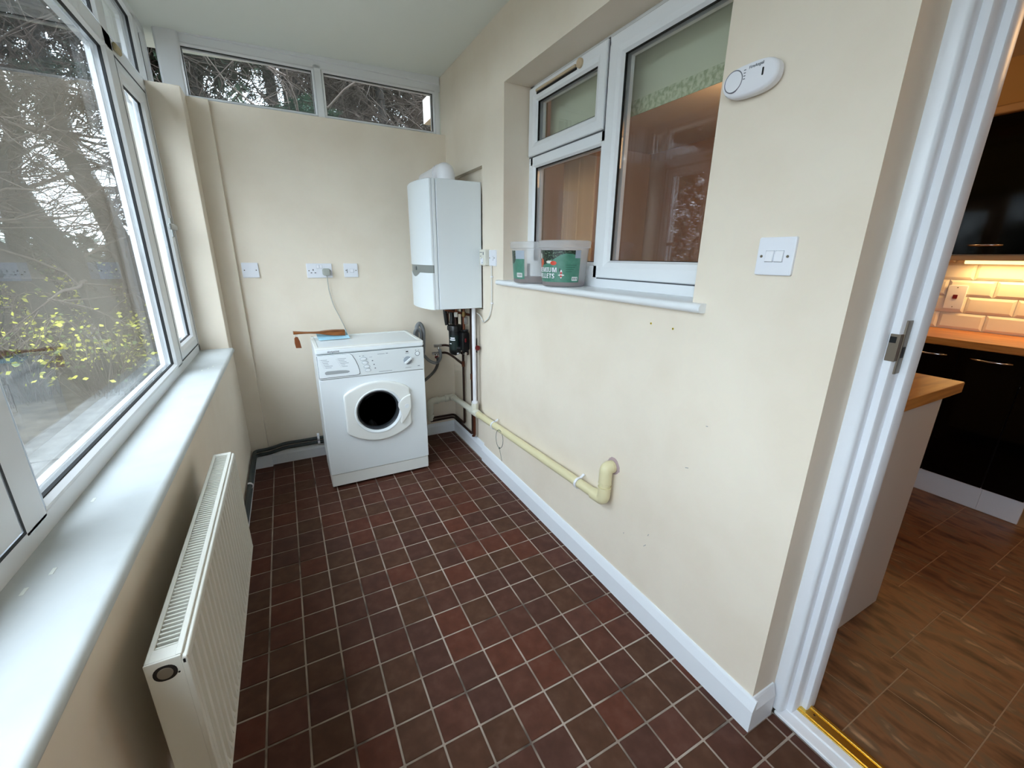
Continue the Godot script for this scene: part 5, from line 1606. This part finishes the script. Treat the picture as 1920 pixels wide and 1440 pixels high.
# ---------------------------------------------------------------- small things
func build_small() -> void:
	# wooden paddle resting across a folded card on the washing machine
	var pd := thing("wooden_paddle", "brown wooden paddle with a leather tag lying across the washing machine", "paddle", Vector3(-0.09, 0.88, -1.30))
	var a := Vector3(-0.228, 0.9035, -1.300)
	var b := Vector3(0.050, 0.8845, -1.318)
	var ax := (b - a).normalized()
	var upv := (Vector3.UP - ax * ax.y).normalized()
	var px := Transform3D(Basis(ax, upv, ax.cross(upv)), a)
	var len := a.distance_to(b)
	var top := PackedVector2Array()
	var bot := PackedVector2Array()
	for k in 25:
		var s := float(k) / 24.0
		var h := 0.0085 - 0.0045 * sin(clampf(s / 0.62, 0, 1) * PI) + 0.0085 * smoothstep(0.42, 0.85, s)
		top.append(Vector2(s * len, h * 0.9)); bot.append(Vector2(s * len, -h))
	bot.reverse()
	top.append_array(bot)
	var pm := MB.new(); pm.xf = px
	pm.prism(top, -0.019, 0.019, 0.004, true)
	part(pd, "blade", pm, M.wood)
	var rg := []
	for k in 13: rg.append(Vector3(-0.214, 0.889, -1.292) + Vector3(sin(TAU * k / 12.0) * 0.004, cos(TAU * k / 12.0) * 0.011, 0))
	part(pd, "ring", MB.new().tube(rg, 0.0011, 6, false), M.chrome, "small metal ring")
	var tg := MB.new(); tg.xf = Transform3D(Basis(Vector3(0, 1, 0), 0.2), Vector3(-0.214, 0.843, -1.290))
	tg.prism(PackedVector2Array([Vector2(-0.012, 0.030), Vector2(-0.005, 0.038), Vector2(0.006, 0.036), Vector2(0.014, 0.010), Vector2(0.019, -0.030), Vector2(-0.010, -0.027), Vector2(-0.014, 0.0)]), -0.003, 0.003, 0.0012)
	part(pd, "tag", tg, M.leather, "brown leather tag")
	# pale blue folded card under it
	var cd := MB.new()
	var c0 := Vector3(-0.100, 0.8545, -1.262)
	var cu := Vector3(0.172, 0.0, -0.010)
	for k in 8:
		var f := func(t: float) -> Vector3: return Vector3(-0.010 * t, 0.0005 + 0.034 * pow(t, 1.4), -0.10 * t)
		var p: Vector3 = c0 + f.call(k / 8.0)
		var q: Vector3 = c0 + f.call((k + 1) / 8.0)
		var nn := (q - p).cross(cu).normalized()
		if nn.y < 0: nn = -nn
		var th := nn * 0.003
		cd.quad(p + th, p + cu + th, q + cu + th, q + th, nn)
		cd.quad(p, p + cu, q + cu, q, -nn)
		cd.quad(p, q, q + th, p + th, -cu.normalized())
		cd.quad(p + cu, q + cu, q + cu + th, p + cu + th, cu.normalized())
		if k == 0: cd.quad(p, p + cu, p + cu + th, p + th, Vector3(0, 0, 1))
		if k == 7: cd.quad(q, q + cu, q + cu + th, q + th, Vector3(0, 0, -1))
	solo("folded_card", cd, M.blue_card, "pale blue curled card under the wooden paddle", "card")
	# two yellow wall plugs left in the wall
	for k in 2:
		var wx := on_house_wall(WALL, [1.130, 1.126][k], [0.384, 0.476][k])
		var o := thing("wall_plug", ["yellow wall plug under the window sill, left of the pair", "yellow wall plug under the window sill, right of the pair"][k], "wall plug", Vector3(WALL, 1.128, [0.384, 0.476][k]), "yellow wall plugs")
		part(o, "rim", put_prism(wx, circle(Vector2.ZERO, 0.0036, 14), -0.002, 0.0012, 0.0004), M.yellow)
		part(o, "hole", put_prism(wx, circle(Vector2.ZERO, 0.0019, 12), -0.001, 0.0015, 0.0), mat(Color(0.25, 0.2, 0.05), 0.8))
	# cable tie looped on the waste pipe
	var tie := []
	for k in 17:
		var t := TAU * k / 16.0
		tie.append(Vector3(0.762 + 0.018 * sin(t) * 0.4, 0.312 + 0.058 * cos(t), -0.628 + 0.032 * sin(t)))
	var tm := MB.new().tube(tie, 0.0016, 6, false)
	tm.tube(curve([Vector3(0.762, 0.254, -0.628), Vector3(0.760, 0.232, -0.612), Vector3(0.757, 0.190, -0.585)]), 0.0014, 6)
	var ct := solo("cable_tie", tm, M.tie, "thin dark cable tie looped over the yellowed waste pipe", "cable tie")
	part(ct, "lock_head", MB.new().box(Vector3(0.7575, 0.250, -0.632), Vector3(0.7665, 0.258, -0.624), 0.001), M.tie)

# ---------------------------------------------------------------- garden
func frond_mesh(seed_: int, blades: int, length: float, width: float) -> ArrayMesh:
	var r := RandomNumberGenerator.new()
	r.seed = seed_
	var m := MB.new()
	for k in blades:
		var s := (k + 0.5) / blades
		var p := Vector3(0, -0.10 * s * s * length, s * length * 0.8)
		var a := r.randf_range(0.35, 1.0) * (1.0 if k % 2 == 0 else -1.0)
		var d := Vector3(sin(a), r.randf_range(-0.35, 0.2), cos(a)).normalized()
		var l := length * (1.0 - 0.55 * s) * r.randf_range(0.35, 0.6)
		var w := Vector3(d.z, r.randf_range(-0.3, 0.3), -d.x).normalized() * width
		var t := p + d * l
		var up := Vector3(0, 1, 0)
		m.tri(p - w, p + w, p + d * l * 0.55 + w * 0.9, up, up, up)
		m.tri(p - w, p + d * l * 0.55 + w * 0.9, t, up, up, up)
	return m.mesh()

func twig_mesh(seed_: int) -> ArrayMesh:
	var r := RandomNumberGenerator.new()
	r.seed = seed_
	var m := MB.new()
	m.tube([Vector3.ZERO, Vector3(0.02, 0.02, 0.3), Vector3(-0.02, -0.01, 0.62)], [0.006, 0.004, 0.002], 3, false)
	for k in 9:
		var p := Vector3(r.randf_range(-0.02, 0.02), 0, 0.08 + 0.055 * k)
		var d := Vector3(r.randf_range(-1, 1), r.randf_range(-0.7, 0.7), r.randf_range(0.2, 0.9)).normalized()
		var q := p + d * r.randf_range(0.12, 0.34)
		m.tube([p, p.lerp(q, 0.5) + Vector3(0, r.randf_range(-0.03, 0.03), 0), q], [0.0035, 0.0025, 0.0012], 3, false)
	return m.mesh()

func scatter(under: Node3D, called: String, me: Mesh, mt: Material, xs: Array) -> void:
	var mm := MultiMesh.new()
	mm.transform_format = MultiMesh.TRANSFORM_3D
	mm.mesh = me
	mm.instance_count = xs.size()
	for k in xs.size(): mm.set_instance_transform(k, xs[k])
	var o := MultiMeshInstance3D.new()
	o.name = numbered(called, under)
	o.multimesh = mm
	o.material_override = mt
	under.add_child(o)
	o.position = -under.position
	o.set_meta("kind", "stuff")

func limb(m: MB, from: Vector3, to: Vector3, r0: float, r1: float, rng: RandomNumberGenerator, wob := 0.05, seg := 8) -> Array:
	var pts := []
	var rad := []
	for k in 8:
		var s := k / 7.0
		var j := Vector3(rng.randf_range(-1, 1), rng.randf_range(-0.4, 0.4), rng.randf_range(-1, 1)) * wob * (1.0 if k > 0 else 0.0)
		pts.append(from.lerp(to, s) + j)
		rad.append(lerpf(r0, r1, s))
	m.tube(pts, rad, seg)
	return pts

# one conifer: leaning stems, bare side branches, dead twiggery and sprays of green
func conifer(label: String, at: Vector3, stems: Array, greens: Array, dead: int, seed_: int, blue := false) -> void:
	var rng := RandomNumberGenerator.new()
	rng.seed = seed_
	var o := thing("conifer_tree", label, "tree", at, "conifers beyond the glass")
	var twigs := MB.new()
	var tips := []
	for s in stems:
		var tm := MB.new()
		var top: Vector3 = at + s[0]
		var pts := limb(tm, at + s[2], top, s[1], s[1] * 0.45, rng, 0.10, 10)
		part(o, "trunk", tm, M.bark)
		for k in 16:
			var p: Vector3 = pts[rng.randi_range(1, 6)].lerp(pts[rng.randi_range(2, 7)], rng.randf())
			var dir := Vector3(rng.randf_range(-1, 1), rng.randf_range(-0.15, 0.65), rng.randf_range(-1, 1)).normalized()
			var q := p + dir * rng.randf_range(0.7, 2.0)
			limb(twigs, p, q, rng.randf_range(0.010, 0.026), 0.004, rng, 0.03, 5)
			tips.append([p, q])
	for k in dead:
		var e: Array = tips[rng.randi_range(0, tips.size() - 1)]
		var p: Vector3 = (e[0] as Vector3).lerp(e[1], rng.randf_range(0.2, 1.0))
		var dir := Vector3(rng.randf_range(-1, 1), rng.randf_range(-0.6, 0.6), rng.randf_range(-1, 1)).normalized()
		var q := p + dir * rng.randf_range(0.2, 0.6)
		twigs.tube([p, p.lerp(q, 0.5) + Vector3(rng.randf_range(-0.04, 0.04), 0.03, 0), q], [0.006, 0.004, 0.002], 3, false)
	part(o, "branches", twigs, M.twig).set_meta("kind", "stuff")
	var ts := []
	for k in dead:
		var e2: Array = tips[rng.randi_range(0, tips.size() - 1)]
		var tb := Basis(Vector3.UP, rng.randf() * TAU) * Basis(Vector3.RIGHT, rng.randf_range(-0.9, 0.9))
		ts.append(Transform3D(tb.scaled(Vector3.ONE * rng.randf_range(0.7, 1.8)), (e2[0] as Vector3).lerp(e2[1], rng.randf_range(0.1, 1.0))))
	scatter(o, "dead_twigs", twig_mesh(seed_ + 7), M.dead, ts)
	var xs := []
	for g in greens:      # centre, radius, count
		for k in g[2]:
			var d: Vector3 = Vector3(rng.randfn(), rng.randfn() * 0.6, rng.randfn()) * (g[1] as float) * 0.5
			var b := Basis(Vector3.UP, rng.randf() * TAU) * Basis(Vector3.RIGHT, rng.randf_range(-0.3, 0.9))
			xs.append(Transform3D(b.scaled(Vector3.ONE * rng.randf_range(0.6, 1.3)), at + g[0] + d))
	scatter(o, "foliage", frond_mesh(seed_, 12, 0.17 if blue else 0.42, 0.007 if blue else 0.016), M.needles_blue if blue else M.needles, xs)

func shrub(label: String, at: Vector3, size: Vector3, twigs: int, leaves: int, seed_: int) -> void:
	var rng := RandomNumberGenerator.new()
	rng.seed = seed_
	var o := thing("garden_shrub", label, "shrub", at, "shrubs outside the big pane")
	var tw := MB.new()
	var spots := []
	for k in twigs:
		var a := rng.randf() * TAU
		var base := at + Vector3(cos(a), 0, sin(a)) * rng.randf() * 0.25
		var tip := at + Vector3(cos(a) * size.x * rng.randf_range(0.3, 1.0), size.y * rng.randf_range(0.4, 1.0), sin(a) * size.z * rng.randf_range(0.3, 1.0))
		var mid := base.lerp(tip, 0.5) + Vector3(rng.randf_range(-0.2, 0.2), size.y * rng.randf_range(0.1, 0.4), rng.randf_range(-0.2, 0.2))
		var pts := curve([base, mid, tip, tip + Vector3(cos(a) * 0.15, -0.12, sin(a) * 0.15)], 4)
		tw.tube(pts, 0.004, 4, false)
		for p in pts.slice(3): spots.append(p)
	part(o, "stems", tw, M.twig).set_meta("kind", "stuff")
	var lv := MB.new()
	var gv := MB.new()
	for k in leaves:
		var p: Vector3 = spots[rng.randi_range(0, spots.size() - 1)] + Vector3(rng.randfn(), rng.randfn(), rng.randfn()) * 0.045
		var m := lv if rng.randf() < 0.72 else gv
		var d := Vector3(rng.randfn(), rng.randf_range(-0.4, 0.8), rng.randfn()).normalized()
		var w := d.cross(Vector3(rng.randfn(), rng.randfn(), rng.randfn())).normalized()
		var l := rng.randf_range(0.03, 0.065)
		var nn := d.cross(w).normalized()
		var c := p + d * l * 0.5 + nn * l * 0.08
		m.tri(p, c + w * l * 0.32, p + d * l, nn, nn, nn)
		m.tri(p, p + d * l, c - w * l * 0.32, nn, nn, nn)
	part(o, "leaves", lv, M.leaf).set_meta("kind", "stuff")
	part(o, "older_leaves", gv, M.leaf_green).set_meta("kind", "stuff")

func build_garden() -> void:
	var gm := MB.new().box(Vector3(-40, -0.5, -60), Vector3(40, -0.16, 40))
	solo("ground", gm, M.soil, "bare brown garden soil with leaf litter", "ground", "", "structure")
	var pv := thing("garden_path", "pale worn concrete path outside the left windows", "path", Vector3(-1.5, -0.16, -1.5), "", "structure")
	var rng := RandomNumberGenerator.new(); rng.seed = 77
	for i in 2:
		for j in 9:
			part(pv, "slab", MB.new().box(Vector3(-2.22 + i * 0.68, -0.17, -5.2 + j * 0.85), Vector3(-1.55 + i * 0.68, -0.135 + rng.randf_range(-0.004, 0.004), -4.36 + j * 0.85), 0.006), M.paving)
	# trees: the stems seen through the big pane
	conifer("dark conifer with thick leaning trunks seen through the big left pane", Vector3(-1.8, -0.16, -5.0), [[Vector3(-1.15, 4.2, 0.3), 0.15, Vector3(-0.05, 0, 0)], [Vector3(-0.45, 4.6, -0.1), 0.13, Vector3(0.12, 0, -0.15)], [Vector3(-1.9, 3.9, 0.7), 0.17, Vector3(-0.25, 0, 0.2)], [Vector3(-2.7, 3.2, 0.5), 0.14, Vector3(-0.45, 0, 0.1)], [Vector3(0.2, 4.8, -0.6), 0.10, Vector3(0.3, 0, -0.5)]], [[Vector3(-1.6, 4.2, 0.3), 1.3, 700], [Vector3(-0.5, 4.9, -0.3), 1.5, 700], [Vector3(-2.6, 3.2, 0.3), 0.8, 220]], 200, 201)
	conifer("second dark conifer left of the first, further from the glass", Vector3(-3.6, -0.16, -6.4), [[Vector3(-0.8, 5.2, 0.3), 0.17, Vector3(0, 0, 0)], [Vector3(0.9, 5.0, -0.2), 0.12, Vector3(0.2, 0, 0)]], [[Vector3(-0.4, 4.3, 0.2), 1.7, 900], [Vector3(0.6, 3.3, 0.0), 0.9, 240]], 260, 202)
	conifer("bushy green conifer behind the white corner post", Vector3(-0.9, -0.16, -5.4), [[Vector3(0.1, 5.6, -0.2), 0.11, Vector3(0, 0, 0)], [Vector3(-0.5, 5.4, 0.2), 0.08, Vector3(-0.1, 0, 0.1)]], [[Vector3(0.0, 3.9, 0.1), 0.65, 300], [Vector3(0.0, 5.6, 0.0), 1.2, 500]], 700, 203)
	conifer("brown stemmed conifer behind the left high light", Vector3(0.35, -0.16, -5.9), [[Vector3(-0.35, 5.8, 0.0), 0.16, Vector3(0.25, 0, 0)], [Vector3(0.35, 5.8, -0.5), 0.13, Vector3(0.0, 0, -0.3)], [Vector3(1.0, 5.6, -0.3), 0.10, Vector3(0.55, 0, -0.1)]], [[Vector3(-0.2, 6.2, 0.0), 1.3, 420]], 1500, 204)
	conifer("blue green spray of low conifer in front of the brown stems", Vector3(0.20, -0.16, -4.2), [[Vector3(0.05, 3.0, -0.1), 0.03, Vector3(0, 0, 0)]], [[Vector3(-0.05, 2.93, 0.1), 0.17, 110], [Vector3(0.18, 2.90, 0.1), 0.15, 80]], 30, 205, true)
	conifer("twiggy conifer behind the right high light", Vector3(1.9, -0.16, -5.6), [[Vector3(-0.9, 5.6, 0.0), 0.09, Vector3(-0.2, 0, 0)], [Vector3(0.6, 5.4, -0.4), 0.11, Vector3(0.1, 0, -0.2)], [Vector3(0.1, 5.2, -0.9), 0.10, Vector3(0.1, 0, -0.6)]], [[Vector3(0.2, 6.3, -0.2), 1.3, 360], [Vector3(0.9, 4.0, 0.0), 0.5, 90]], 850, 206)
	conifer("pale grey tree at the right edge of the high strip window", Vector3(3.4, -0.16, -6.8), [[Vector3(0.3, 6.0, 0.0), 0.16, Vector3(0, 0, 0)], [Vector3(-1.2, 5.6, 0.2), 0.10, Vector3(-0.2, 0, 0)]], [[Vector3(-0.4, 4.6, 0.0), 1.1, 300], [Vector3(-0.7, 3.5, 0.1), 0.8, 170]], 900, 207)
	conifer("far dark conifer closing the view behind the leaning trunks", Vector3(-2.6, -0.16, -10.5), [[Vector3(0.2, 7.0, 0.0), 0.18, Vector3(0, 0, 0)], [Vector3(1.6, 6.6, 0.3), 0.16, Vector3(0.9, 0, 0)]], [[Vector3(0.3, 5.2, 0.3), 2.0, 900], [Vector3(1.5, 4.0, 0.3), 1.3, 420]], 420, 208)
	conifer("far conifer behind the high strip window", Vector3(1.4, -0.16, -10.2), [[Vector3(-1.5, 7.4, 0.0), 0.17, Vector3(-0.9, 0, 0)], [Vector3(0.3, 7.6, 0.2), 0.18, Vector3(0.1, 0, 0)], [Vector3(1.9, 7.2, 0.1), 0.15, Vector3(1.2, 0, 0)]], [[Vector3(-0.8, 6.6, 0.0), 1.7, 500], [Vector3(1.2, 6.6, 0.0), 1.7, 400]], 700, 209)
	conifer("broad conifer left of the garden, out past the path", Vector3(-5.2, -0.16, -4.4), [[Vector3(0.2, 6.0, 0.0), 0.18, Vector3(0, 0, 0)], [Vector3(-0.9, 5.6, 0.3), 0.14, Vector3(-0.2, 0, 0.1)]], [[Vector3(0, 3.8, 0), 2.0, 1500], [Vector3(0.2, 1.8, 0.2), 1.6, 1100], [Vector3(0, 6.2, 0), 1.5, 500]], 200, 210)
	conifer("broad conifer furthest left, opposite the middle of the windows", Vector3(-6.6, -0.16, -1.6), [[Vector3(0.2, 6.0, 0.0), 0.18, Vector3(0, 0, 0)]], [[Vector3(0, 3.8, 0), 2.2, 1600], [Vector3(0.2, 1.6, 0.2), 1.7, 1200], [Vector3(0, 6.2, 0), 1.5, 500]], 160, 211)
	conifer("tall far conifer between the leaning trunks and the broad one", Vector3(-5.6, -0.16, -9.0), [[Vector3(0.2, 7.0, 0.0), 0.2, Vector3(0, 0, 0)], [Vector3(1.2, 6.6, 0.2), 0.16, Vector3(0.8, 0, 0.1)]], [[Vector3(0.2, 5.6, 0), 2.0, 800]], 160, 212)
	# shrubs
	shrub("yellow leaved shrub nearest the big pane", Vector3(-2.05, -0.16, -4.5), Vector3(0.55, 0.9, 0.6), 80, 760, 301)
	shrub("yellow leaved shrub left of the nearest one", Vector3(-2.75, -0.16, -4.6), Vector3(0.65, 1.2, 0.6), 90, 860, 302)
	shrub("twiggy yellow shrub at the foot of the leaning trunks", Vector3(-2.1, -0.16, -5.7), Vector3(0.7, 1.4, 0.6), 100, 760, 303)
	shrub("tall loose shrub behind the path end", Vector3(-3.0, -0.16, -6.0), Vector3(0.8, 1.3, 0.7), 90, 520, 304)
	# dark hedge closing the garden
	var hx := []
	for k in 2600:
		hx.append(Transform3D((Basis(Vector3.UP, rng.randf() * TAU) * Basis(Vector3.RIGHT, rng.randf_range(-0.8, 0.8))).scaled(Vector3.ONE * rng.randf_range(1.0, 2.0)), Vector3(rng.randf_range(-9.5, 4.0), rng.randf_range(-0.1, 1.6), rng.randf_range(-13.2, -12.2))))
	var hg := thing("boundary_hedge", "low dark hedge closing the garden behind the trees", "hedge", Vector3(-3, -0.16, -12.7))
	part(hg, "hedge_core", MB.new().box(Vector3(-9.5, -0.16, -13.2), Vector3(4.0, 1.2, -12.4), 0.2), M.dead)
	scatter(hg, "foliage", frond_mesh(9, 12, 0.4, 0.03), M.needles, hx)
